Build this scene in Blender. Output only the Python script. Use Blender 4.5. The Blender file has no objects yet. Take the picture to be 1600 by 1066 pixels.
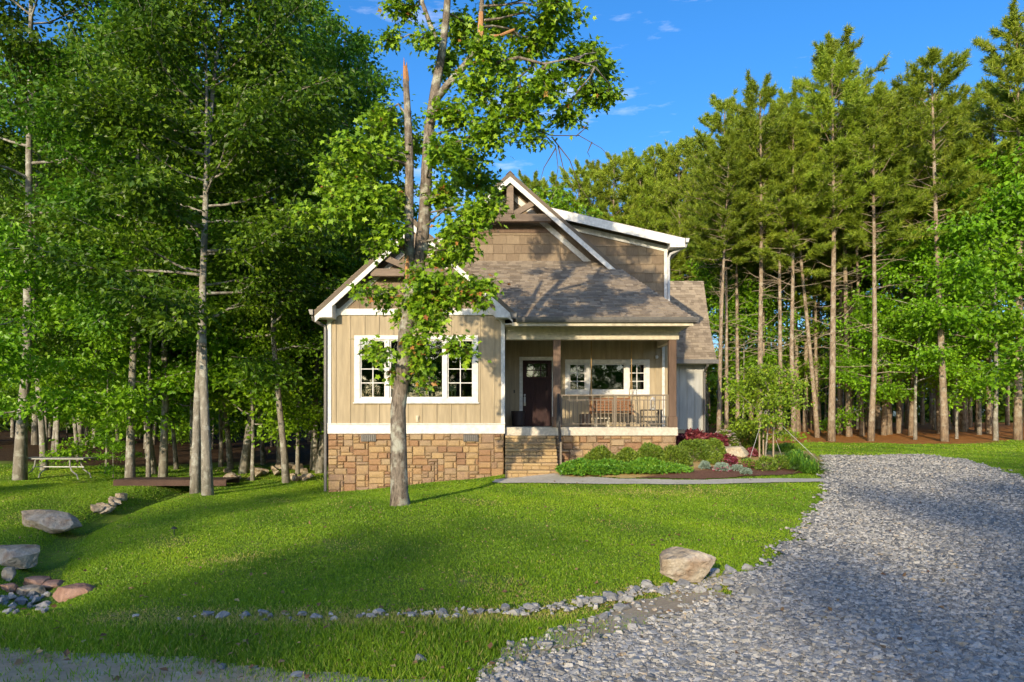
import bpy, math, random
import numpy as np
from mathutils import Vector, Matrix
R = math.radians
sc = bpy.context.scene
col = sc.collection
# ------------------------------------------------------------------ camera, sky, sun, exposure
F, CZ, HOR = 1111.0, 1.6, 655.0
cam = bpy.data.cameras.new('camera'); camo = bpy.data.objects.new('camera', cam); col.objects.link(camo)
cam.sensor_width = 36.0; cam.lens = F/1600*36; cam.shift_y = (HOR-533)/1600
cam.clip_end = 2000; cam.clip_start = .05
camo.location = (0, 0, CZ); camo.rotation_euler = (R(90), 0, 0); sc.camera = camo
SUN_AZ, SUN_EL = 19.0, 15.0            # degrees: from behind the viewer, to the left
wd = bpy.data.worlds.new('World'); sc.world = wd; wd.use_nodes = True
nt = wd.node_tree; bg = nt.nodes['Background']
sky = nt.nodes.new('ShaderNodeTexSky'); sky.sky_type = 'NISHITA'; sky.sun_disc = False
sky.sun_elevation = R(SUN_EL); sky.sun_rotation = R(180+SUN_AZ); sky.air_density = 1.0; sky.dust_density = 2.5; sky.ozone_density = 4.5
hs = nt.nodes.new('ShaderNodeHueSaturation'); hs.inputs['Saturation'].default_value = 1.2; hs.inputs['Hue'].default_value = .504; hs.inputs['Value'].default_value = .86
nt.links.new(sky.outputs[0], hs.inputs['Color'])
tc = nt.nodes.new('ShaderNodeTexCoord'); mp = nt.nodes.new('ShaderNodeMapping'); mp.inputs['Scale'].default_value = (2.6, 2.6, 12); mp.inputs['Location'].default_value = (.35, .1, .22)
nz = nt.nodes.new('ShaderNodeTexNoise'); nz.inputs['Scale'].default_value = 2.2; nz.inputs['Detail'].default_value = 7; nz.inputs['Roughness'].default_value = .62
rp = nt.nodes.new('ShaderNodeValToRGB'); rp.color_ramp.elements[0].position = .58; rp.color_ramp.elements[1].position = .85
rp.color_ramp.elements[1].color = (.5, .5, .5, 1)
mx = nt.nodes.new('ShaderNodeMix'); mx.data_type = 'RGBA'
nt.links.new(tc.outputs['Generated'], mp.inputs[0]); nt.links.new(mp.outputs[0], nz.inputs['Vector'])
nt.links.new(nz.outputs[0], rp.inputs[0]); nt.links.new(rp.outputs[0], mx.inputs[0])
nt.links.new(hs.outputs[0], mx.inputs[6]); mx.inputs[7].default_value = (5.2, 5.0, 4.9, 1)
nt.links.new(mx.outputs[2], bg.inputs[0]); bg.inputs[1].default_value = .15
sl = bpy.data.lights.new('sun', 'SUN'); sl.energy = 2.4; sl.angle = R(.6); sl.color = (1, .83, .57)
so = bpy.data.objects.new('sun', sl); col.objects.link(so)
S = Vector((-math.sin(R(SUN_AZ))*math.cos(R(SUN_EL)), -math.cos(R(SUN_AZ))*math.cos(R(SUN_EL)), math.sin(R(SUN_EL))))
so.rotation_euler = S.to_track_quat('Z', 'Y').to_euler(); so.location = (0, -20, 30)
vs = sc.view_settings; vs.view_transform = 'Standard'; vs.look = 'None'; vs.gamma = 1; vs.exposure = 1.22
sc.cycles.max_bounces = 7; sc.cycles.diffuse_bounces = 4; sc.cycles.transmission_bounces = 4; sc.cycles.transparent_max_bounces = 8
sc.cycles.sample_clamp_indirect = 6; sc.cycles.use_adaptive_sampling = True; sc.cycles.adaptive_threshold = .02

# ------------------------------------------------------------------ helpers
def tag(o, label=None, cat=None, group=None, kind=None):
    if label: o['label'] = label
    if cat: o['category'] = cat
    if group: o['group'] = group
    if kind: o['kind'] = kind
    return o
def empty(name, loc, label, cat, group=None):
    o = bpy.data.objects.new(name, None); o.empty_display_size = .3; col.objects.link(o); o.location = loc
    return tag(o, label, cat, group)
def link(name, me, mat=None, parent=None, loc=None):
    o = bpy.data.objects.new(name, me); col.objects.link(o)
    if mat is not None and len(me.materials) == 0: me.materials.append(mat)
    if parent is not None:
        o.parent = parent
        if parent.type == 'EMPTY' and loc is None: o.matrix_parent_inverse = Matrix.Translation(-Vector(parent.location))
    if loc is not None: o.location = loc
    return o
class MB:
    """collects polygons for one mesh"""
    def __init__(s): s.v = []; s.f = []; s.fa = []
    def poly(s, pts, t=0.0):
        n = len(s.v); s.v += [tuple(p) for p in pts]; s.f.append(tuple(range(n, n+len(pts)))); s.fa.append(t); return s
    def hexa(s, p, t=0.0):          # 8 corners: bottom 4 ccw, top 4 ccw
        n = len(s.v); s.v += [tuple(q) for q in p]
        for f in ((3,2,1,0),(4,5,6,7),(0,1,5,4),(1,2,6,5),(2,3,7,6),(3,0,4,7)):
            s.f.append(tuple(n+i for i in f)); s.fa.append(t)
        return s
    def box(s, x0, x1, y0, y1, z0, z1, t=0.0):
        return s.hexa(((x0,y0,z0),(x1,y0,z0),(x1,y1,z0),(x0,y1,z0),(x0,y0,z1),(x1,y0,z1),(x1,y1,z1),(x0,y1,z1)), t)
    def prism(s, pts, off, t=0.0):   # planar outline extruded by a vector
        n = len(pts); a = [Vector(p) for p in pts]; b = [p+Vector(off) for p in a]; k = len(s.v)
        s.v += [tuple(p) for p in a+b]
        s.f.append(tuple(range(k, k+n))); s.f.append(tuple(range(k+2*n-1, k+n-1, -1))); s.fa += [t, t]
        for i in range(n):
            j = (i+1) % n; s.f.append((k+j, k+i, k+n+i, k+n+j)); s.fa.append(t)
        return s
    def bar(s, a, b, w, h, up=(0,0,1), t=0.0):
        a = Vector(a); b = Vector(b); d = (b-a).normalized(); u = Vector(up)
        r = d.cross(u); r = r.normalized() if r.length > 1e-4 else d.cross(Vector((1,0,0))).normalized()
        u = r.cross(d).normalized(); r = r*w/2; u = u*h/2
        return s.hexa((a-r-u, a+r-u, b+r-u, b-r-u, a-r+u, a+r+u, b+r+u, b-r+u), t)
    def tube(s, pts, rad, n=6, cap=True, t=0.0):
        pts = [Vector(p) for p in pts]; k = len(s.v); N = len(pts)
        if not hasattr(rad, '__len__'): rad = [rad]*N
        ref = Vector((.31, .87, .12))
        for i, p in enumerate(pts):
            d = (pts[min(i+1, N-1)]-pts[max(i-1, 0)]).normalized()
            r = d.cross(ref); r = r.normalized() if r.length > 1e-3 else d.cross(Vector((1,0,0))).normalized()
            u = d.cross(r)
            for j in range(n):
                a = 2*math.pi*j/n; s.v.append(tuple(p+(r*math.cos(a)+u*math.sin(a))*rad[i]))
        for i in range(N-1):
            for j in range(n):
                q = (j+1) % n; s.f.append((k+i*n+j, k+i*n+q, k+(i+1)*n+q, k+(i+1)*n+j)); s.fa.append(t)
        if cap:
            s.f.append(tuple(k+(N-1)*n+j for j in range(n))); s.f.append(tuple(k+j for j in range(n-1, -1, -1))); s.fa += [t, t]
        return s
    def mesh(s, name, mat=None, smooth=False):
        me = bpy.data.meshes.new(name); me.from_pydata(s.v, [], s.f)
        if any(s.fa):
            at = me.attributes.new('tint', 'FLOAT', 'FACE'); at.data.foreach_set('value', np.array(s.fa, 'f'))
        if smooth: me.polygons.foreach_set('use_smooth', [True]*len(me.polygons))
        me.update()
        if mat: me.materials.append(mat)
        return me
    def build(s, name, mat, parent=None, smooth=False, loc=None): return link(name, s.mesh(name, mat, smooth), None, parent, loc)
def recalc(o):
    import bmesh
    bm = bmesh.new(); bm.from_mesh(o.data); bmesh.ops.recalc_face_normals(bm, faces=bm.faces); bm.to_mesh(o.data); bm.free(); return o
def bevel(o, w, seg=1):
    m = o.modifiers.new('bevel', 'BEVEL'); m.width = w; m.segments = seg; m.limit_method = 'ANGLE'; return o
def np_mesh(name, V, loops, sizes, mat=None, tint=None, smooth=False):
    me = bpy.data.meshes.new(name); me.vertices.add(len(V)); me.vertices.foreach_set('co', np.ascontiguousarray(V, 'f').ravel())
    me.loops.add(len(loops)); me.loops.foreach_set('vertex_index', np.ascontiguousarray(loops, 'i'))
    me.polygons.add(len(sizes)); st = np.concatenate(([0], np.cumsum(sizes)[:-1])).astype('i')
    me.polygons.foreach_set('loop_start', st)
    try: me.polygons.foreach_set('loop_total', np.asarray(sizes, 'i'))
    except Exception: pass
    if tint is not None:
        at = me.attributes.new('tint', 'FLOAT', 'FACE'); at.data.foreach_set('value', np.ascontiguousarray(tint, 'f'))
    me.polygons.foreach_set('use_smooth', np.full(len(sizes), smooth))
    me.update(calc_edges=True)
    if mat: me.materials.append(mat)
    return me
def W(px, py, Y): return Vector(((px-800)*Y/F, Y, CZ+(HOR-py)*Y/F))

# ------------------------------------------------------------------ materials
def mat(name, base, rough=.8, spec=.3):
    m = bpy.data.materials.new(name); m.use_nodes = True; b = m.node_tree.nodes['Principled BSDF']
    b.inputs['Base Color'].default_value = (*base, 1); b.inputs['Roughness'].default_value = rough
    b.inputs['Specular IOR Level'].default_value = spec; return m
def nodes(m): return m.node_tree.nodes, m.node_tree.links, m.node_tree.nodes['Principled BSDF']
def ramp(N, stops, interp='LINEAR'):
    r = N.new('ShaderNodeValToRGB'); r.color_ramp.interpolation = interp; e = r.color_ramp.elements
    while len(e) < len(stops): e.new(.5)
    for q, (p, c) in zip(e, stops): q.position = p; q.color = (*c, 1)
    return r
def coords(N, L, scale=(1,1,1), src='Object'):
    t = N.new('ShaderNodeTexCoord'); m = N.new('ShaderNodeMapping'); m.inputs['Scale'].default_value = scale
    L.new(t.outputs[src], m.inputs[0]); return m.outputs[0]
def noise(N, L, vec, scale, detail=4, rough=.55):
    n = N.new('ShaderNodeTexNoise'); n.inputs['Scale'].default_value = scale; n.inputs['Detail'].default_value = detail; n.inputs['Roughness'].default_value = rough
    L.new(vec, n.inputs['Vector']); return n.outputs[0]
def mixc(N, L, fac, a, b, mode='MIX'):
    m = N.new('ShaderNodeMix'); m.data_type = 'RGBA'; m.blend_type = mode
    for sock, v in ((0, fac), (6, a), (7, b)):
        if hasattr(v, 'is_linked'): L.new(v, m.inputs[sock])
        elif sock: m.inputs[sock].default_value = (*v, 1)
        else: m.inputs[0].default_value = v
    return m.outputs[2]
def math_(N, L, op, a, b=0.0):
    m = N.new('ShaderNodeMath'); m.operation = op
    for i, v in enumerate((a, b)):
        if hasattr(v, 'is_linked'): L.new(v, m.inputs[i])
        else: m.inputs[i].default_value = v
    return m.outputs[0]
def bump(N, L, b, h, strength=.4, dist=.02):
    u = N.new('ShaderNodeBump'); u.inputs['Strength'].default_value = strength; u.inputs['Distance'].default_value = dist
    L.new(h, u.inputs['Height']); L.new(u.outputs[0], b.inputs['Normal'])
def tinted(name, stops, rough=.8, nscale=6, namt=.35, attr='tint', vary=None, bumps=.3, bdist=.01, scale=(1,1,1), spec=.3, objrand=False):
    """ramp over a per-piece random value (face attribute or object random) with grain on top"""
    m = mat(name, stops[0][1], rough, spec); N, L, b = nodes(m)
    v = coords(N, L, scale); n1 = noise(N, L, v, nscale)
    if objrand: t = N.new('ShaderNodeObjectInfo').outputs['Random']
    elif attr: a = N.new('ShaderNodeAttribute'); a.attribute_name = attr; t = a.outputs['Fac']
    else: t = noise(N, L, v, nscale*.23, 3)
    t2 = math_(N, L, 'ADD', t, math_(N, L, 'MULTIPLY', math_(N, L, 'SUBTRACT', n1, .5), namt))
    r = ramp(N, stops); L.new(t2, r.inputs[0])
    c = mixc(N, L, .55, r.outputs[0], ramp_out(N, L, noise(N, L, v, nscale*5, 5), ((.25, (.55,.55,.55)), (.75, (1.3,1.3,1.3)))), 'MULTIPLY')
    L.new(c, b.inputs['Base Color'])
    if bumps: bump(N, L, b, noise(N, L, v, nscale*4, 6), bumps, bdist)
    return m
def ramp_out(N, L, fac, stops):
    r = ramp(N, stops); L.new(fac, r.inputs[0]); return r.outputs[0]
def leafmat(name, stops, trans=.3, objv=.35, rough=.45, hue=.03):
    m = bpy.data.materials.new(name); m.use_nodes = True; N = m.node_tree.nodes; L = m.node_tree.links
    b = N['Principled BSDF']; b.inputs['Roughness'].default_value = rough; b.inputs['Specular IOR Level'].default_value = .35
    a = N.new('ShaderNodeAttribute'); a.attribute_name = 'tint'
    r = ramp(N, stops); L.new(a.outputs['Fac'], r.inputs[0])
    oi = N.new('ShaderNodeObjectInfo'); h = N.new('ShaderNodeHueSaturation')
    mr = N.new('ShaderNodeMapRange'); mr.inputs[3].default_value = 1-objv; mr.inputs[4].default_value = 1+objv; L.new(oi.outputs['Random'], mr.inputs[0])
    mh = N.new('ShaderNodeMapRange'); mh.inputs[3].default_value = .5-hue; mh.inputs[4].default_value = .5+hue
    L.new(math_(N, L, 'FRACT', math_(N, L, 'MULTIPLY', oi.outputs['Random'], 7.13)), mh.inputs[0])
    L.new(mr.outputs[0], h.inputs['Value']); L.new(mh.outputs[0], h.inputs['Hue']); L.new(r.outputs[0], h.inputs['Color'])
    L.new(h.outputs[0], b.inputs['Base Color'])
    tr = N.new('ShaderNodeBsdfTranslucent'); L.new(h.outputs[0], tr.inputs[0])
    ms = N.new('ShaderNodeMixShader'); ms.inputs[0].default_value = trans
    L.new(b.outputs[0], ms.inputs[1]); L.new(tr.outputs[0], ms.inputs[2]); L.new(ms.outputs[0], N['Material Output'].inputs[0])
    return m
M = {}
M['white'] = tinted('white_trim', ((.3, (.64,.625,.59)), (.7, (.71,.695,.66))), .55, 2, .3, None, bumps=.05)
M['siding'] = tinted('tan_siding', ((.3, (.335,.27,.175)), (.7, (.40,.325,.215))), .8, 2.2, .3, None, scale=(1,1,.12), bumps=.25, bdist=.006)
M['cream'] = tinted('cream_paint', ((.3, (.50,.45,.34)), (.7, (.56,.50,.38))), .7, 2, .3, None, bumps=.08)
M['greysiding'] = tinted('grey_siding', ((.3, (.36,.36,.34)), (.7, (.42,.42,.40))), .8, 2, .3, None, scale=(1,1,.12), bumps=.2)
M['shake'] = tinted('wood_shake', ((0, (.185,.135,.088)), (.5, (.215,.16,.105)), (1, (.25,.19,.125))), .85, 14, .35, None, scale=(1,1,.09), bumps=.6, bdist=.008, objrand=True)
M['shingle'] = tinted('roof_shingle', ((0, (.155,.122,.09)), (.45, (.255,.205,.15)), (1, (.36,.295,.215))), .95, 30, .25, 'tint', bumps=.5, bdist=.006)
M['stone'] = tinted('field_stone', ((0, (.22,.13,.08)), (.18, (.29,.17,.09)), (.36, (.35,.23,.12)), (.52, (.27,.19,.12)), (.7, (.38,.26,.13)), (.85, (.25,.165,.11)), (1, (.34,.25,.15))), .9, 5, .35, None, bumps=.7, bdist=.02, objrand=True)
M['block'] = tinted('step_block', ((0, (.30,.20,.10)), (.5, (.42,.30,.15)), (1, (.36,.25,.14))), .92, 7, .35, None, bumps=.6, bdist=.015, objrand=True)
M['mortar'] = mat('mortar', (.30,.23,.15), .95)
M['concrete'] = tinted('concrete', ((.3, (.46,.42,.34)), (.7, (.58,.53,.44))), .9, 3, .6, None, bumps=.25, bdist=.006)
M['oldwood'] = tinted('weathered_wood', ((.2, (.13,.095,.07)), (.8, (.26,.20,.15))), .85, 4, .6, None, scale=(.25,1,1), bumps=.5)
M['post'] = tinted('brown_post', ((.2, (.10,.062,.042)), (.8, (.20,.135,.095))), .8, 4, .6, None, scale=(1,1,.15), bumps=.5)
M['door'] = tinted('door_wood', ((.2, (.022,.010,.011)), (.8, (.055,.025,.024))), .6, 5, .6, None, scale=(1,1,.12), bumps=.2, spec=.2)
M['bronze'] = mat('dark_bronze', (.05,.045,.04), .45, .5)
M['gutter'] = tinted('gutter_metal', ((.3, (.10,.095,.09)), (.7, (.15,.14,.13))), .45, 3, .3, None, bumps=0, spec=.5)
M['rail'] = mat('rail_metal', (.17,.135,.095), .5, .5)
M['black'] = mat('black_metal', (.02,.02,.022), .45, .5)
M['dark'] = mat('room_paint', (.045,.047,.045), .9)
M['chair'] = mat('chair_paint', (.28,.31,.24), .6)
M['swing'] = tinted('swing_wood', ((.2, (.16,.07,.03)), (.8, (.33,.16,.07))), .6, 4, .6, None, scale=(.2,1,1), bumps=.3)
M['rope'] = mat('rope', (.34,.22,.09), .9)
M['silver'] = mat('galvanised', (.5,.5,.5), .4, .6)
M['plank'] = tinted('bridge_wood', ((.2, (.055,.032,.024)), (.8, (.10,.06,.045))), .9, 4, .6, None, bumps=.4)
M['plastic'] = mat('table_plastic', (.30,.295,.28), .6)
g = bpy.data.materials.new('window_glass'); g.use_nodes = True; N = g.node_tree.nodes; L = g.node_tree.links
N.remove(N['Principled BSDF']); tr = N.new('ShaderNodeBsdfTransparent'); tr.inputs[0].default_value = (.45,.52,.50,1)
gl = N.new('ShaderNodeBsdfGlossy'); gl.inputs[0].default_value = (.85,.9,.95,1); gl.inputs['Roughness'].default_value = .015
fr = N.new('ShaderNodeFresnel'); fr.inputs[0].default_value = 1.5; ms = N.new('ShaderNodeMixShader')
n = noise(N, L, coords(N, L), 1.7, 2); bu = N.new('ShaderNodeBump'); bu.inputs['Strength'].default_value = .06; bu.inputs['Distance'].default_value = .05
L.new(n, bu.inputs['Height']); L.new(bu.outputs[0], gl.inputs['Normal'])
mf = N.new('ShaderNodeMath'); mf.operation = 'ADD'; mf.inputs[1].default_value = .05; L.new(fr.outputs[0], mf.inputs[0])
L.new(mf.outputs[0], ms.inputs[0]); L.new(tr.outputs[0], ms.inputs[1]); L.new(gl.outputs[0], ms.inputs[2]); L.new(ms.outputs[0], N['Material Output'].inputs[0])
M['glass'] = g
def barkmat(name, a, b_, lich, sc_=9):
    m = mat(name, a, .95, .1); N, L, b = nodes(m); v = coords(N, L, (1,1,.28)); v2 = coords(N, L)
    c = ramp_out(N, L, noise(N, L, v, sc_, 6, .65), ((.3, a), (.7, b_)))
    c = mixc(N, L, ramp_out(N, L, noise(N, L, v2, 4.5, 5), ((.5, (0,0,0)), (.62, (.8,.8,.8)))), c, lich)
    L.new(c, b.inputs['Base Color']); bump(N, L, b, noise(N, L, v, sc_*1.6, 7, .7), .9, .03); return m
M['bark'] = barkmat('grey_bark', (.13,.115,.095), (.31,.285,.24), (.40,.40,.35))
M['barkhero'] = barkmat('maple_bark', (.05,.04,.032), (.30,.25,.20), (.42,.42,.35), 20)
M['pinebark'] = barkmat('pine_bark', (.13,.095,.068), (.38,.295,.205), (.36,.32,.25), 11)
M['rawwood'] = tinted('raw_wood', ((.2, (.30,.13,.05)), (.8, (.50,.27,.12))), .8, 5, .6, None, scale=(1,1,.15), bumps=.5)
M['twig'] = mat('dead_twig', (.30,.24,.17), .9)
M['leaf'] = leafmat('hardwood_leaf', ((0, (.042,.10,.008)), (.5, (.10,.215,.010)), (.85, (.20,.36,.015)), (1, (.32,.47,.025))), .42, .38, .42, .018)
M['leaf2'] = leafmat('understory_leaf', ((0, (.10,.22,.010)), (.5, (.19,.39,.013)), (1, (.33,.55,.02))), .42, .2, .42, .010)
M['maple'] = leafmat('maple_leaf', ((0, (.10,.20,.010)), (.45, (.20,.36,.014)), (.88, (.34,.50,.025)), (.93, (.32,.30,.04)), (.955, (.42,.22,.05)), (1, (.40,.15,.05))), .3, .02, hue=.003)
M['needle'] = leafmat('pine_needle', ((0, (.10,.165,.014)), (.5, (.22,.31,.022)), (1, (.42,.48,.045))), .3, .2, .5, .010)
M['box'] = leafmat('boxwood_leaf', ((0, (.06,.115,.014)), (.5, (.13,.21,.02)), (1, (.24,.31,.03))), .2, .06, hue=.004)
M['juniper'] = leafmat('juniper_leaf', ((0, (.05,.14,.016)), (.5, (.10,.25,.022)), (1, (.21,.36,.025))), .2, .05, hue=.002)
M['redleaf'] = leafmat('red_leaf', ((0, (.07,.012,.02)), (.5, (.16,.03,.04)), (1, (.28,.07,.07))), .2, .05, hue=.005)
M['flower_w'] = leafmat('white_petal', ((0, (.60,.42,.42)), (1, (.85,.75,.72))), .2, .05, hue=.002)
M['flower_p'] = leafmat('pink_petal', ((0, (.50,.06,.18)), (1, (.65,.28,.34))), .2, .05, hue=.002)
M['sage'] = leafmat('sage_leaf', ((0, (.14,.20,.15)), (1, (.28,.36,.30))), .15, .05, hue=.002)
M['grass'] = leafmat('grass_blade', ((0, (.10,.20,.010)), (.5, (.20,.35,.013)), (.85, (.34,.47,.018)), (.95, (.42,.40,.09)), (1, (.50,.38,.18))), .4, .0, .5, 0)
M['boulder'] = tinted('sandstone', ((.25, (.20,.145,.095)), (.45, (.34,.28,.20)), (.62, (.40,.35,.28)), (.8, (.28,.18,.11))), .9, 3.2, .9, None, bumps=.9, bdist=.05)
M['redrock'] = tinted('red_sandstone', ((.25, (.22,.11,.075)), (.7, (.38,.23,.16))), .9, 3.2, .9, None, bumps=.9, bdist=.04)
M['limestone'] = tinted('grey_limestone', ((0, (.16,.163,.165)), (.5, (.25,.25,.25)), (1, (.36,.345,.32))), .9, 6, .3, None, bumps=.6, bdist=.02, objrand=True)
M['gravelstone'] = tinted('gravel_stone', ((0, (.15,.148,.142)), (.5, (.295,.29,.275)), (.9, (.43,.415,.39)), (1, (.36,.29,.20))), .9, 20, .2, 'tint', bumps=.4)

# ------------------------------------------------------------------ terrain height
def to_w(px, py, Y): p = W(px, py, Y); return (p.x, p.y, p.z)
ctrl = [(-6,4,0),(-2,4,0),(3,4,0),(9,4,0),(0,-8,0),(-10,-8,-.1),(12,-8,.1),(0,-40,0),(-40,-40,0),(40,-40,.3),(-20,0,-.2),(20,0,.15),
 (-3,5.8,-.03),(0,6,-.02),(2,7,0),(-2.08,13.2,.0),(1,11,.0),(4,12,.03),(-3.9,10.8,-.26),(-6,11.2,-.38),
 to_w(513,770,20),to_w(610,762,20),to_w(700,752,20),to_w(787,742,20),(0.5,18.6,.085),(2.5,17.2,.09),(5,17,.1),(7.5,17,.13),
 (2,19.6,.40),(4.6,19.6,.45),(6.2,21,.42),(8.4,22,.36),(10.6,24.5,.34),(14.4,25,.35),(12,16.7,.2),(20,20,.4),
 (-8.4,19.5,-.51),(-16.8,24.5,-.5),(-9.5,14.5,-.60),(-7.4,10.5,-.46),(-4.9,7.2,-.22),(-9.3,17,-.55),(-10.4,23,-.5),(-9,27,-.5),(-6,23,-.5),(-13,19,-.45),(-22,30,-.3),(-12,35,-.2),
 (-20,45,.05),(-40,45,.1),(0,26,.1),(0,40,.4),(10,33,.58),(16,33,.6),(25,33,.65),(20,28,.5),(12,45,1.0),(35,50,1.2),(0,60,.8),(-30,70,.3),(40,70,1.3)]
ctrl = np.array(ctrl, float)
def _U(r2): return .5*r2*np.log(np.maximum(r2, 1e-9))
n_ = len(ctrl); d2 = ((ctrl[:,None,:2]-ctrl[None,:,:2])**2).sum(-1)
A_ = np.zeros((n_+3, n_+3)); A_[:n_,:n_] = _U(d2)+np.eye(n_)*1.0
A_[:n_,n_] = 1; A_[:n_,n_+1:] = ctrl[:,:2]; A_[n_,:n_] = 1; A_[n_+1:,:n_] = ctrl[:,:2].T
TPS = np.linalg.solve(A_, np.concatenate((ctrl[:,2], np.zeros(3))))
CREEK = np.array([(-4.4,6.6),(-5.2,7.7),(-6.6,9.9),(-8.0,12.4),(-9.1,14.8),(-9.7,17.5),(-10.0,20.0),(-10.3,23.0),(-9.2,26.5),(-7.5,28.5),(-5.5,31)])
def seg_dist(x, y, P):
    d = np.full(np.shape(x), 1e9)
    for (ax, ay), (bx, by) in zip(P[:-1], P[1:]):
        t = np.clip(((x-ax)*(bx-ax)+(y-ay)*(by-ay))/((bx-ax)**2+(by-ay)**2), 0, 1)
        d = np.minimum(d, np.hypot(x-ax-t*(bx-ax), y-ay-t*(by-ay)))
    return d
def hgt(x, y):
    x = np.asarray(x, float); y = np.asarray(y, float); sh = x.shape; x = x.ravel(); y = y.ravel()
    z = np.empty(len(x))
    for i in range(0, len(x), 20000):
        q = slice(i, i+20000); r2 = (x[q,None]-ctrl[None,:,0])**2+(y[q,None]-ctrl[None,:,1])**2
        z[q] = _U(r2)@TPS[:n_]+TPS[n_]+TPS[n_+1]*x[q]+TPS[n_+2]*y[q]
    z = np.clip(z, -.9, 1.6)
    r = np.hypot(x, y-20); b = np.clip((r-55)/50, 0, 1); b = b*b*(3-2*b); z = z*(1-b)+.9*b
    fade = np.clip((y-6.3)/2, 0, 1)
    z -= .30*fade*np.exp(-(seg_dist(x, y, CREEK)/.55)**2)
    z += .012*np.sin(x*1.7+.6*y)*np.sin(y*1.3-.4*x)
    return z.reshape(sh)
def h1(x, y): return float(hgt(np.array([x]), np.array([y]))[0])
def G(px, py):
    """where the view through a picture point meets the ground"""
    Y = np.linspace(2.2, 60, 1200); x = (px-800)*Y/F; z = CZ+(HOR-py)*Y/F; d = z-hgt(x, Y)
    i = np.argmax(d < 0)
    if d[i] >= 0: i = len(Y)-1
    return (x[i], Y[i])
def inside(x, y, P):
    r = np.zeros(np.shape(x), bool); n = len(P)
    for i in range(n):
        x0, y0 = P[i]; x1, y1 = P[(i+1) % n]
        if y0 == y1: continue
        c = ((y0 > y) != (y1 > y)) & (x < (x1-x0)*(y-y0)/(y1-y0)+x0); r ^= c
    return r
def wob(x, y, a=.12, f=2.3): return a*(np.sin(f*x+1.3*f*y)+np.sin(1.7*f*x-.9*f*y+2)+.6*np.sin(4.1*f*x+3.3*f*y+1)), a*(np.sin(1.1*f*y-1.4*f*x+4)+np.sin(2.3*f*y+f*x)+.6*np.sin(3.7*f*y-4.3*f*x))
DRIVE = [G(*p) for p in ((760,1066),(900,1015),(1010,985),(1110,950),(1150,912),(1200,880),(1245,838),(1274,800),(1291,762),(1290,742),(1280,712),(1440,710),(1500,718),(1560,733),(1600,746),(1700,790))]+[(9.5,9),(9.5,1),(-1.2,1),(-.9,3)]
ROAD = [(-9,1),(0.5,1)]+[G(*p) for p in ((780,1075),(640,1070),(450,1046),(250,1026),(0,1015))]+[(-9,4.6)]
WALK = [(-.45,18.72),(1.36,18.72),(1.75,17.9),(2.6,17.35),(4.0,17.15),(7.75,17.25),(7.75,16.72),(3.6,16.55),(2.2,16.62),(1.2,17.0),(-.2,17.6),(-.5,18.1)]
BED = [G(*p) for p in ((872,742),(900,747),(980,749),(1060,750),(1160,748),(1240,742),(1285,735),(1284,718),(1262,706))]+[(8.6,26.5),(5.1,26.5),(4.75,20.2),(1.3,20.2),(1.3,19)]
HOUSE = [(-5.2,20),(-.2,20),(-.2,18.8),(1.3,18.8),(1.3,20.3),(4.8,20.3),(5,28),(7.7,28),(7.7,36),(-5.2,36)]
def litter(x, y):
    wx, wy = wob(x, y, .5, .5); edge = np.where(x > 3, 29.8+.12*np.abs(x-16), 29.5-.1*x*(x < 0)*.3)
    return np.clip((y+wy-edge)/1.5, 0, 1)

# ------------------------------------------------------------------ ground
def axis(a, b, step, far, n):
    g_ = np.linspace(0, 1, n+1)[1:]**2.2
    return np.concatenate(((a-g_*(a-far[0]))[::-1], np.arange(a, b, step), b+g_*(far[1]-b)))
gx = axis(-17, 17, .15, (-260,260), 34); gy = axis(0, 34, .15, (-120,420), 34)
XX, YY = np.meshgrid(gx, gy); ZZ = hgt(XX, YY); nx, ny = len(gx), len(gy)
V = np.stack((XX.ravel(), YY.ravel(), ZZ.ravel()), 1); ii = np.arange(nx*ny).reshape(ny, nx)
Q = np.stack((ii[:-1,:-1].ravel(), ii[:-1,1:].ravel(), ii[1:,1:].ravel(), ii[1:,:-1].ravel()), 1)
me = np_mesh('ground', V, Q.ravel(), np.full(len(Q), 4), smooth=True)
at = me.attributes.new('litter', 'FLOAT', 'POINT'); at.data.foreach_set('value', litter(V[:,0], V[:,1]).astype('f'))
at = me.attributes.new('pine', 'FLOAT', 'POINT'); at.data.foreach_set('value', np.clip((V[:,0]-2)/4, 0, 1).astype('f'))
m = mat('ground_soil', (.1,.08,.05), .95, .1); N, L, b = nodes(m); v = coords(N, L)
soil = ramp_out(N, L, noise(N, L, v, 1.3, 8, .65), ((.3, (.10,.17,.018)), (.55, (.14,.20,.025)), (.78, (.27,.22,.11))))
lit1 = ramp_out(N, L, noise(N, L, v, 5, 8, .7), ((.3, (.03,.019,.011)), (.7, (.10,.058,.03))))
lit2 = ramp_out(N, L, noise(N, L, v, 3, 8, .7), ((.3, (.26,.095,.028)), (.7, (.48,.22,.065))))
a1 = N.new('ShaderNodeAttribute'); a1.attribute_name = 'litter'; a2 = N.new('ShaderNodeAttribute'); a2.attribute_name = 'pine'
L.new(mixc(N, L, a1.outputs['Fac'], soil, mixc(N, L, a2.outputs['Fac'], lit1, lit2)), b.inputs['Base Color'])
bump(N, L, b, noise(N, L, v, 22, 6, .7), .8, .04)
me.materials.append(m); o = link('ground', me); tag(o, 'grassy soil and leaf litter around the house and under the woods', 'ground', kind='structure')
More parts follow.
